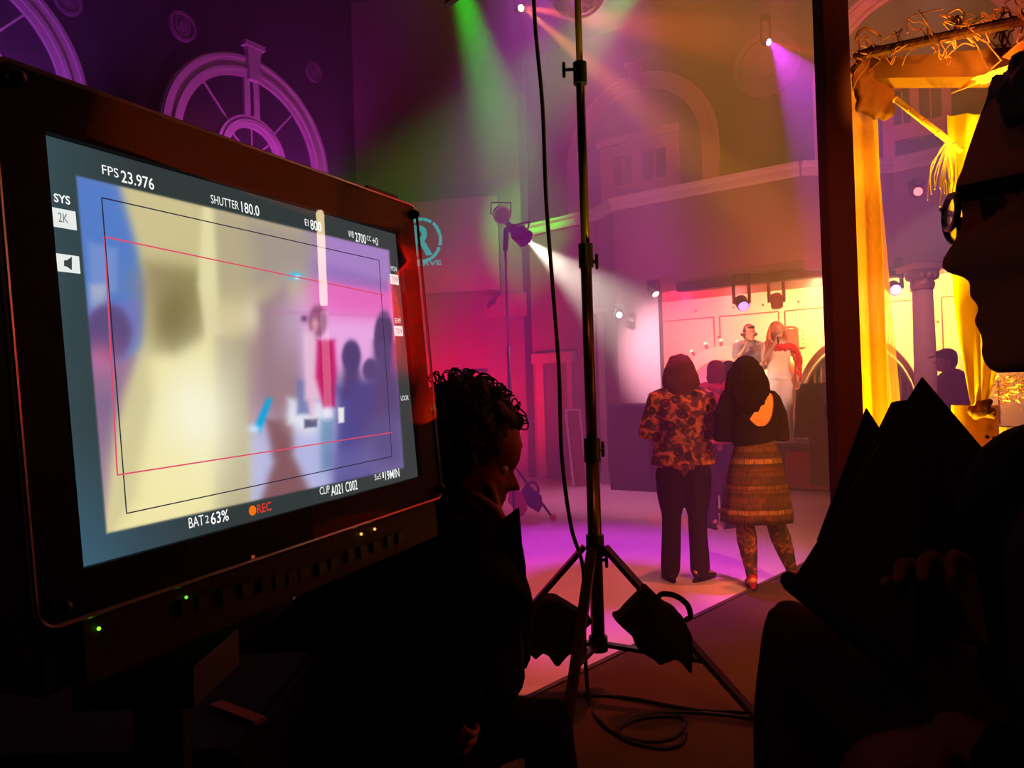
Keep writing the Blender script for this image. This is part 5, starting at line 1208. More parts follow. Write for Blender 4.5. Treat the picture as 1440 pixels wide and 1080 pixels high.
for f in foots:
    d = V((f.x - xs_, f.y - YS, 0)).normalized(); top = vt(sz(768)) + d * .05; ft_ = V((f.x, f.y, .02)); b = B(); s = d.cross(V((0, 0, 1)))
    beam(b, top, ft_, .045, .022); lo_ = obj('leg', b, m_st, t); b = B(); ell(b, ft_ - V((0, 0, .0)), .02); obj('rubber_foot', b, m_black, lo_)
    b = B(); beam(b, vt(sz(905)), top.lerp(ft_, .68), .035, .018); obj('brace', b, m_st, t)
def pillow(name, label, px, Y, th, m, cat='sandbag', vox=.01, sm=5, group=None):
    pts = [at(x, y, Y) for x, y in px]; c = sum(pts, V()) / len(pts); b = B(); slab(b, [p - V((0, th / 2, 0)) for p in pts], (0, th, 0)); ell(b, c, (abs(max(p.x for p in pts) - min(p.x for p in pts)) * .33, th * .75, abs(max(p.z for p in pts) - min(p.z for p in pts)) * .33))
    t = thing(name, label, cat, (c.x, c.y, min(p.z for p in pts)), group=group); rawobj('bag', remesh(b, vox, sm, .006, 16), m, t); return t
m_bag = mat('black nylon', (22, 14, 18), .85, bump=.3)
sbL = pillow('sandbag', 'black sandbag slung over the left leg of the tall stand', [(763, 838), (782, 838), (834, 871), (813, 889), (810, 910), (797, 917), (783, 934), (766, 913), (753, 924), (729, 896), (729, 880), (747, 864)], 3.45, .11, m_bag, sm=3)
sbR = pillow('sandbag', 'black sandbag with a carrying loop over the right leg of the tall stand', [(908, 821), (926, 841), (961, 868), (972, 891), (970, 945), (948, 922), (925, 931), (904, 907), (860, 866), (872, 863)], 3.25, .10, m_bag, sm=3)
b = B(); tube(b, curve_pts([at(x, y, 3.2) for x, y in ((925, 840), (932, 835), (950, 838), (966, 850), (971, 866), (964, 872))], 5), (.012, .004), seg=8); obj('strap', b, m_bag, sbR)
# cables
m_cab = mat('black cable rubber', (20, 12, 14), .5)
def cable(name, label, pts, r): b = B(); tube(b, curve_pts(pts, 8), r, seg=8); return tag(obj(name, b, m_cab, smooth=True), label, 'cable')
cz = .014
cable('power_cable', 'black cable hanging straight down beside the tall stand and looping on the carpet', [at(x, y, 3.38) for x, y in ((748, -60), (753, 40), (763, 150), (768, 280), (777, 400), (786, 520), (790, 640), (803, 740), (820, 800), (822, 900))] + [atz(x, y, cz) for x, y in ((828, 985), (840, 1010), (866, 1032), (905, 1042), (945, 1038), (963, 1020), (955, 1008), (910, 1008), (880, 1018), (868, 1030), (885, 1043), (930, 1052), (958, 1046), (964, 1030))], .009)
cable('floor_cable', 'thin cable running over the carpet from the stand toward the right', [atz(x, y, cz) for x, y in ((800, 978), (850, 978), (900, 984), (940, 992), (985, 998), (1060, 1002), (1140, 1010))], .008)
cable('floor_cable', 'looped cable in front of the coil on the dark carpet', [atz(x, y, cz) for x, y in ((868, 1025), (890, 1010), (925, 1003), (960, 1001), (1010, 1004), (1060, 1010), (1120, 1014))], .008)
# ------------------------------------------------------------------ far stand with two spotlights
YL = 8.3; xl = at(720, 650, YL).x
t = thing('lamp_stand', 'slim stand by the red-lit wall carrying two spotlights', 'stand', (xl, YL, 0))
lz = at(714, 350, YL).z
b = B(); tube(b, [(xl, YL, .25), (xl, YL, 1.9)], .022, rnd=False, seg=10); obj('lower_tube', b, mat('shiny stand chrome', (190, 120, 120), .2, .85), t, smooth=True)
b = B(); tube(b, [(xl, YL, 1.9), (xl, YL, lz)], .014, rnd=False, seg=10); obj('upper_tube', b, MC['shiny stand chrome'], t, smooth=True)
for px, py in ((778, 732), (724, 742), (700, 712)):
    f = atz(px, py, 0); b = B(); tube(b, [(xl, YL, .62), (f.x, f.y, .02)], .014, seg=8); o_ = obj('leg', b, m_blackm, t); b = B(); ell(b, (f.x, f.y, .035), .035, seg=12, ring=8); obj('rubber_foot', b, mat('orange foot', (230, 120, 80), .6), o_)
b = B(); A1 = at(705, 306, YL); A2 = at(733, 332, YL); tube(b, [(xl, YL, lz), at(712, 322, YL), (A1 + A2) / 2], .03, seg=8); beam(b, A1, A2, .05, .05); obj('crossbar', b, m_blackm, t)
def par(name, label, c, d, r, L, lens_m, group=None, barn=False):
    d = V(d).normalized(); t = thing(name, label, 'spotlight', c, group=group); b = B()
    tube(b, [c - d * L, c - d * L * .7, c - d * L * .55, c], [r * .5, r * .62, r * .95, r], rnd=False, seg=24); obj('can', b, m_blackm, t, smooth=False)
    b = B(); tube(b, [c, c + d * .012], r * 1.04, rnd=False, seg=24); obj('front_ring', b, m_steel, t)
    b = B(); tube(b, [c + d * .012, c + d * .018], r * .86, rnd=False, seg=24); obj('lens', b, lens_m, t)
    s = d.cross(V((0, 0, 1))).normalized(); u = s.cross(d); b = B(); cm = c - d * L * .45
    tube(b, [cm + s * r * 1.15, cm + s * r * 1.15 + u * r * 1.3, cm - s * r * 1.15 + u * r * 1.3, cm - s * r * 1.15], .010, seg=6); obj('yoke', b, m_blackm, t)
    if barn:
        for k in range(4):
            a = math.pi / 2 * k; e = s * math.cos(a) + u * math.sin(a); w = d.cross(e); b = B(); slab(b, [c + d * .015 + e * r + w * r * .8, c + d * .015 + e * r - w * r * .8, c + d * .10 + e * r * 1.5 - w * r * 1.1, c + d * .10 + e * r * 1.5 + w * r * 1.1], d.cross(w) * .004); obj('barn_door', b, m_blackm, t)
    return t
beam_t = at(925, 486, 10.2)
cB = at(738, 335, YL); dB = (beam_t - cB).normalized()
par('spotlight', 'lit black spotlight throwing the white beam, lower of two on the slim stand', cB, dB, .10, .22, emis('white lamp lens', (255, 246, 225), 14), barn=False)
cA = at(706, 304, YL); par('spotlight', 'unlit round black spotlight, upper of two on the slim stand', cA + V((0, -.05, 0)), (.15, -.9, -.35), .095, .2, mat('dark lens', (60, 40, 60), .1))
# sandbags at its foot
pillow('sandbag', 'bright pink sandbag hanging on the slim stand', [(716, 684), (724, 682), (738, 698), (742, 716), (732, 727), (722, 712), (714, 706)], 8.15, .12, mat('pink nylon', (225, 50, 95), .8), vox=.015, sm=3)
pb_ = pillow('sandbag', 'dark violet sandbag with a handle loop on the slim stand foot', [(733, 690), (740, 680), (762, 697), (762, 712), (757, 720), (742, 710)], 7.95, .14, mat('violet nylon', (62, 40, 70), .8), vox=.015, sm=3)
b = B(); tube(b, curve_pts([at(x, y, 7.9) for x, y in ((742, 686), (745, 679), (752, 679), (757, 687), (756, 694))], 5), .014, seg=6); obj('strap', b, MC['violet nylon'], pb_)
# step ladder
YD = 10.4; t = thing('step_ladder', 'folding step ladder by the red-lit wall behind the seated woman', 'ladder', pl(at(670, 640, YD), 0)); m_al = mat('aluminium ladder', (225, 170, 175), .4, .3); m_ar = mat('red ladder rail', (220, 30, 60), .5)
tpz = at(683, 520, YD).z; xr_ = at(683, 560, YD).x; xl_ = at(647, 560, YD).x
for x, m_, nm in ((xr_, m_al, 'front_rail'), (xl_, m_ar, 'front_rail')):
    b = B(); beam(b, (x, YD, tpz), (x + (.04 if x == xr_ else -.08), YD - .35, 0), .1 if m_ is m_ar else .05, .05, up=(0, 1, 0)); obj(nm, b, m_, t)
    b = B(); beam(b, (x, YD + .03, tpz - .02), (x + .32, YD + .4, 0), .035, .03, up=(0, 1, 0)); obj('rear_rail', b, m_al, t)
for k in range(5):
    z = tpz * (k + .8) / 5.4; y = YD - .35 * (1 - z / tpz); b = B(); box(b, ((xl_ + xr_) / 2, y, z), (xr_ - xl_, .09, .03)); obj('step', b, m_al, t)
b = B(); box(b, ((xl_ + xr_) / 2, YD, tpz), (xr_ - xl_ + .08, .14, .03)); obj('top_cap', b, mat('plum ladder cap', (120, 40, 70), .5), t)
# red framed board leaning by the post
f0 = [at(x, y, 11.0) for x, y in ((806, 667), (820, 668), (819, 576), (801, 577))]
fz0 = pl(f0[0], 0); w_ = f0[1].x - f0[0].x
t = thing('framed_board', 'narrow white-edged red board leaning left of the white post', 'board', fz0); hb_ = f0[3].z
b = B(); slab(b, [fz0, fz0 + V((w_ + .06, .0, 0)), fz0 + V((w_, .3, hb_)), fz0 + V((-.06, .3, hb_))], (0, .03, 0)); obj('board', b, mat('brick red board', (150, 50, 60), .6), t)
b = B()
for a, c in ((fz0, fz0 + V((-.06, .3, hb_))), (fz0 + V((w_ + .06, 0, 0)), fz0 + V((w_, .3, hb_))), (fz0 + V((-.06, .3, hb_)), fz0 + V((w_, .3, hb_)))): beam(b, a + V((0, -.02, 0)), c + V((0, -.02, 0)), .03, .03, up=(0, 1, 0))
obj('edging', b, m_white, t)

# ------------------------------------------------------------------ effect lights
def moving(name, label, c, d, s, lens, hang=.25, group=None, bodym=None):
    d = V(d).normalized(); bodym = bodym or m_black; t = thing(name, label, 'stage light', c + V((0, 0, hang)), group=group)
    b = B(); box(b, c + V((0, 0, hang)), (.17 * s, .14 * s, .07 * s)); bmesh.ops.bevel(b, geom=b.edges[:], offset=.01 * s, segments=1, affect='EDGES'); obj('base', b, bodym, t)
    for sx in (-1, 1): b = B(); beam(b, c + V((sx * .085 * s, 0, hang)), c + V((sx * .085 * s, 0, -.01)), .02 * s, .06 * s, up=(0, 1, 0)); obj('yoke_arm', b, bodym, t)
    b = B(); tube(b, [c - d * .09 * s, c - d * .05 * s, c + d * .07 * s], [.05 * s, .072 * s, .065 * s], seg=20, rnd=False); hd_ = obj('head', b, bodym, t)
    b = B(); tube(b, [c + d * .07 * s, c + d * .078 * s], .055 * s, seg=20, rnd=False); obj('lens', b, lens, hd_)
    return c + d * .14 * s
el = lambda n, c, s: emis(n, c, s)
f_ = V((0, -1, -.1))
zz = at(870, 443, 10.3); moving('stage_light', 'small pale-violet glowing stage light left of the stage opening', at(870, 443, 10.35), f_, .7, el('lens lavender', (215, 200, 255), 9), .12)
c = onplane(919, 409, P2 - PN * .3, PN); moving('stage_light', 'white-pink stage light under the left end of the fascia', c, (.3, -.5, -.7), .9, el('lens pinkwhite', (255, 200, 190), 3), .12)
c = onplane(1043, 426, P2 + PN * .6, PN); moving('stage_light', 'dark moving light with blue lens hanging above the DJ', c, (.0, -.8, -.6), 1.25, el('lens blue', (140, 110, 255), 4.5), CZ - c.z - .03)
c = onplane(1092, 424, P2 + PN * .9, PN); moving('stage_light', 'unlit rose-grey moving light above the singer', c, (0, -.2, -1), 1.2, mat('off lens', (150, 90, 90), .3), CZ - c.z - .03, bodym=mat('rose light body', (190, 110, 110), .6))
c = onplane(1257, 405, P3 + V((0, .3, 0)), V((0, 1, 0))); moving('stage_light', 'blue-violet stage light seen at the edge of the gauze curtain', c, (-.2, -.9, -.4), 1.2, el('lens violet', (160, 130, 255), 6), .18)
c = onplane(1289, 271, P4 - V((0, .2, 0)), V((0, 1, 0))); moving('stage_light', 'red glowing light on the upper wall right of the gauze curtain', c, (-.25, -1, -.05), .9, el('lens red', (255, 60, 60), 12), .12)
RED = c
OR = at(730, 13, 8.6); OR = moving('moving_head_light', 'ceiling effect light with a bright orange lens beside the mirror ball', OR, (.45, -.88, -.2), .65, el('lens orange', (255, 190, 60), 40), .3)
PU = at(1077, 59, 9.2); PU = moving('moving_head_light', 'ceiling effect light with a bright magenta lens left of the wooden post', PU, (.5, -.75, -.45), .65, el('lens magenta', (255, 120, 255), 40), .3)
# mirror ball
mb = at(812, -20, 6.2); t = thing('mirror_ball', 'mirror ball half cut off by the top edge of the picture', 'mirror ball', mb)
b = B(); ell(b, mb, .25, seg=48, ring=28); mbm = mat('mirror facets', (190, 170, 190), .12, .9)
obj('ball', b, mbm, t); b = B(); tube(b, [mb + V((0, 0, .24)), (mb.x, mb.y, H)], .008, seg=6); obj('hanging_rod', b, m_black, t)
# dark truss end at the top edge
a = at(628, 6, 5.5); b = B(); beam(b, a, at(655, -14, 5.4), .05, .03); beam(b, at(655, -14, 5.4), at(655, -300, 5.4), .02, .02, up=(0, 1, 0)); tag(obj('hanging_bracket', b, m_black), 'tip of a dark bracket poking in at the top edge', 'bracket')
# ------------------------------------------------------------------ cabana on the right
YP = 2.8
m_wood = mat('dark timber', (62, 28, 24), .75, scale=8, bump=.2)
xa, xb = at(1144, 100, YP + .09).x, at(1200, 100, YP).x; xa2, xb2 = at(1166, 650, YP + .09).x, at(1214, 650, YP).x; xa, xb = (xa + xa2) / 2, (xb + xb2) / 2
b = B(); slab(b, [(xa, YP, 0), (xb, YP, 0), (xb, YP + .09, 0), (xa, YP + .09, 0)], (0, 0, 3.1)); bmesh.ops.bevel(b, geom=b.edges[:], offset=.004, segments=1, affect='EDGES')
tag(obj('wooden_post', b, m_wood), 'square dark timber post of the cabana, crossing the picture top to bottom', 'post')
m_gz = mat('yellow gauze', (250, 190, 45), .85, trans=.55, alpha=.93); m_gz2 = mat('sheer orange gauze', (235, 150, 50), .85, trans=.5, alpha=.62)
def drape(path, zs, amp, waves, m, name, parent, thick=.003, ztab=None):
    """hanging cloth: path = list of (x,y) plan points, zs heights; ztab scales the width per height"""
    pp = curve_pts([V((x, y, 0)) for x, y in path], 24); n = len(pp); b = B(); rows_ = []
    for zi, z in enumerate(zs):
        f = ztab[zi] if ztab else 1; c0 = pp[0]; row = []
        for i, p in enumerate(pp):
            q = c0.lerp(p, f); d = (pp[min(i + 1, n - 1)] - pp[max(i - 1, 0)]).normalized(); nn = V((-d.y, d.x, 0)); ph = i / (n - 1) * waves * 6.283
            row.append(b.verts.new(V((q.x, q.y, z)) + nn * amp * (math.sin(ph) + .4 * math.sin(ph * 2.3 + z * 1.5))))
        rows_.append(row)
    for a, c in zip(rows_, rows_[1:]):
        for k in range(n - 1): b.faces.new((a[k], a[k + 1], c[k + 1], c[k]))
    g = bmesh.ops.solidify(b, geom=b.faces[:], thickness=thick); return obj(name, b, m, parent, smooth=True)
def lin_(a, b, n): return [a + (b - a) * i / (n - 1) for i in range(n)]
YC = 3.02
zt_c = at(1220, 105, YC).z
t = thing('gauze_curtain', 'yellow gauze curtain hanging right behind the wooden post, knotted at the top', 'curtain', (at(1225, 400, YC).x, YC, 0))
x0, x1 = at(1200, 400, YC).x - .04, at(1243, 400, YC).x; x2 = at(1268, 400, YC).x
NZ = 14; drape([(x0, YC), ((x0 + x1) / 2, YC + .03), (x1, YC)], lin_(zt_c + .02, .03, NZ), .011, 1.6, m_gz, 'curtain_panel', t, ztab=[1 + .0 * i for i in range(NZ)])
drape([(x1 - .05, YC + .06), ((x2 + x1) / 2, YC + .09), (x2, YC + .06)], lin_(at(1240, 160, YC).z, .03, NZ), .010, 2, m_gz2, 'sheer_edge', t, ztab=[.55 + .5 * min(1, (i / 6)) for i in range(NZ)])
b = B(); rnd = random.Random(5)
for k in range(26):
    c = at(1222 + rnd.uniform(-16, 16) + k * .3, 80 + k * 3 , YC - .03); ell(b, c, (rnd.uniform(.02, .045), .03, rnd.uniform(.03, .06)), Matrix.Rotation(rnd.uniform(-.8, .8), 4, 'Y'), seg=10, ring=8)
rawobj('gathered_knot', remesh(b, .008, 2, .012, 50), mat('gathered gauze', (110, 62, 34), .85, trans=.3), t)
# top beam wrapped in cloth, with vine rope
Ya, Yb = 2.95, 2.3
ba, bb_ = at(1206, 78, Ya), at(1460, 24, Yb)
b = B(); tube(b, [ba, bb_ + (bb_ - ba) * .5], .018, seg=10); t = tag(obj('rope_pole', b, mat('dark vine rope', (72, 36, 26), .9, scale=40, bump=.8)), 'dark rope-wrapped pole along the top of the cabana', 'pole')
rnd = random.Random(9); vt_ = thing('vine_garland', 'dry vine twigs twisted around the cabana pole', 'vine', ba); tag(vt_, kind='stuff'); b = B()
for k in range(34):
    f = rnd.uniform(0, 1.0); p = ba.lerp(bb_, f); pts = [p + V((rnd.uniform(-.05, .05), rnd.uniform(-.03, .03), rnd.uniform(-.03, .04)))]
    for j in range(5): pts.append(pts[-1] + V((rnd.uniform(-.03, .05), rnd.uniform(-.03, .03), rnd.uniform(-.055, .035))))
    tube(b, curve_pts(pts, 4), .0022, seg=5)
tube(b, curve_pts([at(x, y, 2.9) for x, y in ((1204, 55), (1208, 45), (1218, 40), (1228, 44), (1238, 52))], 4), .006, seg=6)
obj('twigs', b, mat('dry twigs', (120, 70, 45), .8), vt_)
m_band = mat('amber cloth wrap', (118, 72, 38), .85, trans=.3)
b = B(); tp0, tp1 = at(1216, 84, 2.98), at(1462, 62, 2.5); bt0, bt1 = at(1222, 110, 2.98), at(1462, 106, 2.5)
slab(b, [tp0, tp1, bt1, bt0], (.02, .10, 0)); t = tag(obj('cloth_wrapped_beam', b, m_band), 'amber cloth-wrapped beam below the rope pole', 'beam')
t = thing('raffia_swag', 'loose pale raffia strands draped along the amber beam', 'raffia', at(1350, 60, 2.7)); tag(t, kind='stuff'); b = B()
for k in range(30):
    x = rnd.uniform(1325, 1440); y = rnd.uniform(22, 40) - (x - 1325) * .1; p = [(x, y)]
    for j in range(4): p.append((p[-1][0] + rnd.uniform(-12, 14), p[-1][1] + rnd.uniform(-6, 20)))
    tube(b, curve_pts([at(a_, c_, 2.62) for a_, c_ in p], 4), .003, seg=5)
obj('strands', b, mat('raffia', (190, 125, 70), .8), t)
# bamboo pole + raffia tassel
bp0, bp1 = at(1250, 132, 3.12), at(1352, 212, 2.92)
t = thing('bamboo_pole', 'yellow-lit slanting bamboo pole across the cabana opening', 'pole', bp0); m_bam = mat('bamboo', (235, 185, 80), .5)
b = B(); tube(b, [bp0, bp1], .012, seg=12, rnd=False); obj('cane', b, m_bam, t, smooth=True)
for k in range(5): b = B(); p = bp0.lerp(bp1, (k + .5) / 5); dd2 = (bp1 - bp0).normalized(); tube(b, [p - dd2 * .003, p + dd2 * .003], .0135, seg=12, rnd=False); obj('node_ring', b, mat('bamboo node', (190, 140, 60), .6), t)
t = thing('hanging_raffia_tassel', 'pale raffia strands hanging from the end of the bamboo pole', 'tassel', at(1332, 200, 2.95)); tag(t, kind='stuff'); b = B()
for k in range(16):
    x, y = 1332 + rnd.uniform(-2, 4), 199; xe = rnd.uniform(1308, 1350); p = [(x, y), (x + (xe - x) * .5 + rnd.uniform(-3, 3), y + 14), (xe, y + rnd.uniform(35, 50)), (xe + rnd.uniform(-8, 3), y + rnd.uniform(58, 78)), (xe + rnd.uniform(-8, 3), y + rnd.uniform(80, 100))]
    tube(b, curve_pts([at(a_, c_, 2.93) for a_, c_ in p[:rnd.choice((4, 5))]], 5), .0021, seg=5)
obj('strands', b, mat('pale raffia', (225, 210, 110), .7), t)
# glowing thatch
t = thing('thatch_fringe', 'brightly lit straw thatch edge above the man head', 'thatch', at(1400, 100, 2.4)); tag(t, kind='stuff'); b = B()
for k in range(170):
    f = rnd.random(); x = 1385 + f * 85; y = 108 - f * 30 + rnd.uniform(-3, 5); L = rnd.uniform(22, 52)
    tube(b, [at(x, y, 2.4 + rnd.uniform(-.05, .05)), at(x - L * .6, y + L * .22 + rnd.uniform(-2, 2), 2.38), at(x - L, y + L * .42 + rnd.uniform(-3, 3), 2.35)], [.004, .003, .001], seg=5)
obj('straw', b, mat('straw', (240, 160, 60), .7), t)
# second curtain, tied, with a yellow board behind
YC2 = 3.15
t = thing('tied_curtain', 'yellow curtain tied with a dark knot, between the capped man and the profile face', 'curtain', at(1375, 590, YC2))
xa_, xb_ = at(1343, 450, YC2).x, at(1425, 450, YC2).x
zk = at(1375, 575, YC2).z; zs = lin_(at(1370, 160, YC2).z, zk, 14); xk = at(1376, 575, YC2).x
pp = []; b = B(); n = 60
for zi, z in enumerate(zs):
    f = zi / 13; g = 1 - max(0, (f - .55) / .45) ** 1.6 * .72; row = []
    for i in range(n):
        u = i / (n - 1); x = xa_ + (xb_ - xa_) * u; x = xk + (x - xk) * g; row.append(b.verts.new((x, YC2 + .014 * math.sin(u * 15) + .008 * math.sin(u * 7 + f * 2), z)))
    pp.append(row)
for a, c in zip(pp, pp[1:]):
    for k in range(n - 1): b.faces.new((a[k], a[k + 1], c[k + 1], c[k]))
bmesh.ops.solidify(b, geom=b.faces[:], thickness=.003); obj('curtain_panel', b, mat('lemon gauze', (250, 215, 40), .85, trans=.5), t, smooth=True)
b = B(); kc = V((xk, YC2 - .03, zk))
for k in range(14): ell(b, kc + V((rnd.uniform(-.035, .035), rnd.uniform(-.02, .02), rnd.uniform(-.025, .025))), rnd.uniform(.014, .026), seg=10, ring=8)
rawobj('knot', remesh(b, .006, 2, .008, 60), mat('brown tie cloth', (78, 48, 16), .8), t)
b = B(); slab(b, [at(1341, 570, 3.3), at(1404, 570, 3.3), at(1404, 760, 3.3), at(1341, 760, 3.3)], (0, .02, 0)); bd_ = b
for v in b.verts: pass
zb = min(v.co.z for v in b.verts)
for v in b.verts:
    if v.co.z < zb + .15: v.co.z = 0
t = thing('yellow_board', 'bright yellow board panel below the tied curtain knot', 'board', pl(at(1372, 640, 3.3), 0)); obj('panel', b, mat('yellow board paint', (250, 200, 20), .6), t)
for px, py in ((1388, 614), (1398, 616), (1393, 625)): b = B(); ell(b, at(px, py, 3.295), .008, seg=8, ring=6); obj('screw', b, m_blackm, t)
# tinsel garland
t = thing('tinsel_garland', 'gold tinsel garland glittering at the right edge under the chin', 'garland', at(1420, 560, 2.9)); tag(t, kind='stuff'); b = B()
for k in range(420):
    c = at(rnd.uniform(1398, 1462), 545 + rnd.gauss(0, 13), 2.9 + rnd.uniform(-.05, .05)); d = V((rnd.gauss(0, 1), rnd.gauss(0, 1), rnd.gauss(0, 1))).normalized() * .022; s = d.orthogonal().normalized() * .0025; slab(b, [c, c + s, c + d + s, c + d], d.cross(s).normalized() * .0004)
obj('foil_strips', b, mat('gold foil', (255, 200, 70), .15, .9), t)
b = B(); tube(b, [at(1430, 600, 3.0), pl(at(1428, 600, 3.0), 0)], .06, seg=16, rnd=False); t = tag(obj('grey_bollard', b, mat('grey drum', (110, 85, 75), .7)), 'grey drum with glitter standing below the tinsel at right', 'drum')
# things to the right of the frame that the monitor's cover mirrors
def refl(px, py, dist):
    p = mo(px, py, 0); v = (p - O).normalized(); r = v - men * 2 * v.dot(men); return p + r * dist
r0, r1 = refl(450, 300, 2.1), refl(462, 585, 2.1)  # glowing tube added here to stand in for a lit bamboo pole
tlg = V((r1.x, r1.y, 0)); t = thing('streak_tube', 'glowing tube added out of frame in place of a lit pole, mirrored as a streak in the monitor', 'lamp', r1)
b = B(); tube(b, [r0, r0.lerp(r1, .44)], .014, seg=12); obj('tube', b, emis('tube warm', (255, 225, 170), 13), t)
b = B(); tube(b, [r0.lerp(r1, .49), r0.lerp(r1, 1)], .014, seg=12); obj('tube', b, emis('tube rose', (255, 215, 225), 2.5), t)
b = B(); tube(b, [r0, r1], .010, seg=8); obj('tube_holder', b, m_steel, t)
b = B(); tube(b, [r1, tlg], .012, seg=8); tube(b, [tlg, tlg + V((0, 0, .02))], .15, seg=20, rnd=False); obj('floor_stand', b, m_blackm, t)
l0 = refl(584, 325, 2.7); l1 = refl(590, 560, 2.7)
t = thing('hanging_lantern', 'hanging red glass lantern out of frame, mirrored at the monitor edge', 'lantern', l1); b = B(); 
rr_ = .14; tube(b, [l1, l1.lerp(l0, .1), l1.lerp(l0, .45), l1.lerp(l0, .7), l1.lerp(l0, .82), l1.lerp(l0, .95), l0], [rr_ * .9, rr_, rr_ * .85, rr_, rr_ * .3, rr_ * .7, rr_ * .4], seg=20); obj('glass_body', b, mat('red glass', (215, 25, 12), .12, 0), t, smooth=True)
b = B(); tube(b, [l0, l0 + V((0, 0, .5))], .004, seg=6); obj('chain', b, m_blackm, t)
cr_ = [refl(*p, 2.4) for p in ((150, 90), (640, 255), (560, 320), (420, 300), (120, 190))]
b = B(); slab(b, cr_, (.02, .02, .02)); tag(obj('canopy_cloth', b, mat('brown canopy cloth', (175, 95, 50), .85)), 'brown canopy cloth out of frame, mirrored along the monitor top', 'canopy')
c = refl(510, 735, 1.6); b = B(); ell(b, c - V((0, 0, .14)), (.30, .30, .17)); tag(obj('round_cushion', b, mat('red velvet', (190, 35, 20), .8), smooth=True), 'red round cushion out of frame, mirrored at the monitor foot', 'cushion')
b = B(); tube(b, [(c.x, c.y, 0), (c.x, c.y, c.z - .3)], .18, seg=24, rnd=False); tag(obj('stool', b, m_wood), 'round wooden stool out of frame under the red cushion', 'stool')
TUBE = (r0 + r1) / 2; CUSH = c; LANT = (l0 + l1) / 2
# ------------------------------------------------------------------ light
L = light
STG = lambda px, py, off: onplane(px, py, b2 - PN * off, PN)
# stage: warm washes on the backdrop, red from the left, yellow right
def below(p, dz=.12): return V((p.x, p.y, CZ - dz))
L('SPOT', below(STG(1150, 410, 1.7)), STG(1150, 480, 0), (255, 205, 130), 620, .08, 105, .9, 'stage_wash_warm')
L('SPOT', below(STG(1250, 410, 1.7)), STG(1245, 470, 0), (255, 205, 90), 800, .08, 100, .9, 'stage_wash_warm')
L('SPOT', below(STG(1330, 400, 1.5)), STG(1335, 470, 0), (255, 160, 80), 450, .08, 100, .9, 'stage_wash_warm')
L('SPOT', below(STG(1040, 420, 1.7)), STG(1030, 500, 0), (255, 110, 105), 620, .08, 105, .9, 'stage_wash_rose')
L('SPOT', below(STG(965, 430, 1.4)), STG(960, 460, 0), (255, 40, 80), 800, .08, 110, .9, 'stage_wash_red')
L('SPOT', V((5.4, 5.6, 4.0)), stagepos(1085, 470, .8) + V((0, 0, 1.2)), (255, 205, 170), 2200, .05, 14, .5, 'front_light')
L('SPOT', V((-1.6, 6.2, 2.7)), stagepos(1080, 470, .8) + V((0, 0, 1.2)), (255, 60, 80), 700, .05, 12, .5, 'front_red')
L('SPOT', cB + dB * .05, beam_t, (255, 246, 222), 3600, .015, 34, 1, 'white_beam')
L('SPOT', V((-1.6, 10.6, .35)), bw(655, 540), (255, 20, 60), 1100, .1, 92, 1, 'wall_red')
L('SPOT', V((-.2, 10.0, .3)), bw(720, 560), (230, 20, 90), 90, .1, 110, 1, 'wall_magenta')
fp = atz(790, 795, 0); L('SPOT', fp + V((.3, .6, 7.2)), fp, (215, 50, 240), 4200, .1, 36, .8, 'floor_violet')
fp = atz(900, 700, 0); L('SPOT', fp + V((-.4, .4, 7.4)), fp, (245, 130, 190), 2400, .1, 30, .8, 'floor_pale')
fp = atz(850, 860, 0); L('SPOT', fp + V((.7, .6, 7.4)), fp, (255, 95, 60), 2200, .1, 30, .8, 'floor_pink')
L('SPOT', c2 + nL * 1.0 + V((0, 0, -1.5)), c2 + V((0, 0, .9)), (230, 70, 230), 330, .1, 95, .6, 'arch_violet')
L('SPOT', c2 - WLd * 3.85 + nL * 1.0 + V((0, 0, -1.5)), c2 - WLd * 3.85 + V((0, 0, .9)), (200, 80, 250), 270, .1, 95, .6, 'arch_violet')
L('AREA', V((4.2, 9.4, 7.6)), V((4.2, 9.8, 0)), (255, 85, 110), 130, 4, name='overhead_fill_rose')  # soft overhead area light added for a rose ambient tint
L('AREA', V((-2.5, 8.5, 7.8)), V((-3, 9.5, 0)), (120, 50, 150), 9, 5, name='overhead_fill_blue')  # added overhead area light, dim violet ambient fill
L('SPOT', V((3.2, 7.4, 2.2)), V((3.0, 12.5, 4.4)), (255, 105, 95), 240, .2, 110, 1, 'upper_fill_rose')  # unseen spot added to warm the upper walls
L('SPOT', OR, at(1150, 75, 7.2), (255, 95, 35), 3800, .02, 13, .5, 'beam_orange')
L('SPOT', OR, at(900, 150, 7.6), (255, 140, 30), 5000, .02, 9, .5, 'beam_orange')
L('SPOT', PU, at(1152, 155, 7.6), (215, 40, 255), 2700, .02, 21, .3, 'beam_purple')
L('SPOT', PU, at(1200, 85, 8.6), (255, 70, 30), 1200, .02, 10, .4, 'beam_orange')
g0 = at(625, -90, 8.4); L('SPOT', g0, at(742, 300, 12.0), (0, 255, 40), 4300, .05, 24, 1, 'beam_green')
g1 = at(930, -60, 8.0); L('SPOT', g1, at(765, 120, 6.8), (0, 255, 50), 2200, .05, 20, .8, 'beam_green')
g2 = at(480, -260, 8.4); L('SPOT', g2, at(660, 300, 12), (80, 80, 200), 220, .05, 22, .9, 'beam_blue')
L('SPOT', V((1.48, 3.42, .1)), V((1.44, 3.10, 1.6)), (255, 225, 35), 1400, .05, 75, .6, 'curtain_uplight')
L('SPOT', V((2.05, 3.7, .1)), V((2.0, 3.3, 2.6)), (255, 235, 40), 1200, .05, 80, .6, 'curtain_uplight')
L('SPOT', V((1.95, 2.75, .1)), V((1.9, 3.4, 1.9)), (255, 215, 35), 420, .05, 70, .6, 'board_uplight')
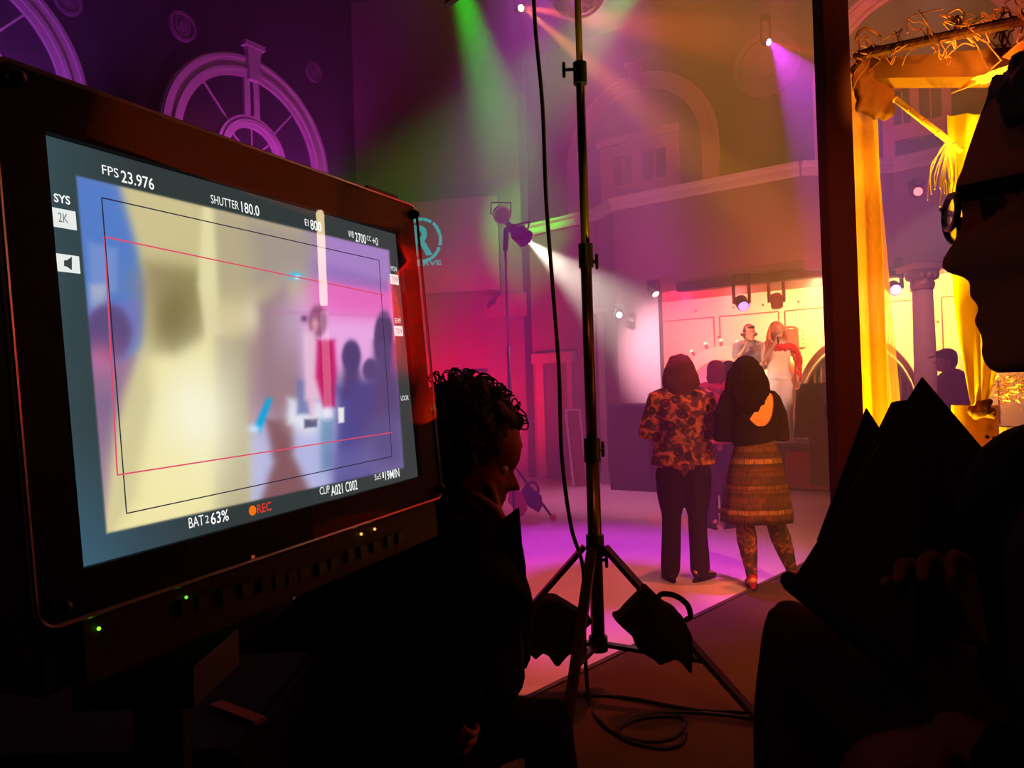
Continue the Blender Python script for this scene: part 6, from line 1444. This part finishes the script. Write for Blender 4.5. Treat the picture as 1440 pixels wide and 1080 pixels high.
L('SPOT', V((3.2, 2.6, 2.9)), V((1.7, 2.9, 2.5)), (255, 150, 60), 16, .05, 60, .6, 'canopy_glow')
L('SPOT', at(1500, 60, 2.1), at(1395, 100, 2.4), (255, 180, 60), 120, .03, 45, .5, 'thatch_fill')  # unseen spot added to brighten the straw
L('SPOT', V((2.2, 2.9, 2.6)), V((1.35, 5.2, .6)), (255, 150, 60), 420, .06, 60, .7, 'amber_spill')
L('SPOT', V((.6, 1.2, 2.9)), V((.8, 3.7, 0)), (255, 150, 70), 70, .2, 80, 1, 'carpet_fill')  # weak unseen fill added over the carpet
L('SPOT', V((1.9, 4.4, 5.2)), V((2.0, 7.2, 1.15)), (255, 60, 90), 1300, .05, 13, .7, 'crowd_fill')  # unseen red spot added to turn the hoodie pink
L('SPOT', V((3.4, 5.6, 6.2)), pl(cpos, 1.7), (255, 170, 160), 900, .08, 16, .7, 'column_fill')  # unseen spot added to lift the dark column
L('SPOT', V((-.6, .9, 2.5)), V((1.2, 2.8, 1.6)), (255, 125, 95), 150, .1, 40, .8, 'post_fill')  # unseen spot added to lighten the timber post
# unseen spots added to brighten the mirrored props
L('SPOT', CUSH + V((.1, -.6, 1.2)), CUSH, (255, 120, 70), 22, .05, 60, .5, 'cushion_fill')
L('SPOT', LANT + V((-.1, -.7, .5)), LANT, (255, 120, 80), 420, .02, 40, .5, 'lantern_fill')
L('SPOT', refl(400, 200, 2.4) + V((-.4, -.3, -.9)), refl(420, 230, 2.4), (255, 150, 80), 160, .05, 90, .7, 'canopy_fill')
L('SPOT', V((-1.4, .1, 1.9)), mp(W0, .15), (255, 170, 130), 3, .03, 50, .8, 'edge_fill')  # unseen spot added so the cover's left edge catches light
# warm glow onto the seated woman and the man's knee and hand
L('SPOT', V((1.3, 1.0, 1.9)), V((0, 1.5, 1.05)), (255, 90, 40), 3.5, .1, 50, .8, 'amber_fill')
L('SPOT', V((.1, .35, 1.9)), V((.45, 1.0, .9)), (255, 110, 60), 1.2, .1, 50, .8, 'amber_fill')

# ------------------------------------------------------------------ haze
hz = bpy.data.materials.new('stage haze'); hz.use_nodes = True; nt = hz.node_tree; nt.nodes.clear(); o_ = nt.nodes.new('ShaderNodeOutputMaterial'); vs_ = nt.nodes.new('ShaderNodeVolumeScatter')
vs_.inputs['Density'].default_value = .07; vs_.inputs['Anisotropy'].default_value = 0; vs_.inputs['Color'].default_value = (1, .97, .97, 1); nt.links.new(vs_.outputs[0], o_.inputs['Volume'])
b = B(); slab(b, [(-9.5, 4.25, .004), (8.4, 4.25, .004), (8.4, 16.5, .004), (-9.5, 16.5, .004)], (0, 0, H - .02)); hzo = tag(obj('stage_haze', b, hz), 'thin smoke haze filling the hall around the stage', 'haze', kind='stuff')
w = bpy.data.worlds.new('World'); sc.world = w; w.use_nodes = True; w.node_tree.nodes['Background'].inputs[0].default_value = (.10, .03, .05, 1); w.node_tree.nodes['Background'].inputs[1].default_value = .05
sc.view_settings.view_transform = 'Standard'; sc.view_settings.look = 'None'; sc.view_settings.gamma = 1; sc.view_settings.exposure = 0; sc.view_settings.use_curve_mapping = False
cy = sc.cycles
cy.max_bounces = 5; cy.diffuse_bounces = 2; cy.glossy_bounces = 2; cy.transmission_bounces = 3; cy.volume_bounces = 0; cy.transparent_max_bounces = 12
cy.use_denoising = True; cy.caustics_reflective = False; cy.caustics_refractive = False
try: cy.denoiser = 'OPENIMAGEDENOISE'; cy.denoising_input_passes = 'RGB_ALBEDO_NORMAL'
except Exception: pass
cy.sample_clamp_indirect = 4.0
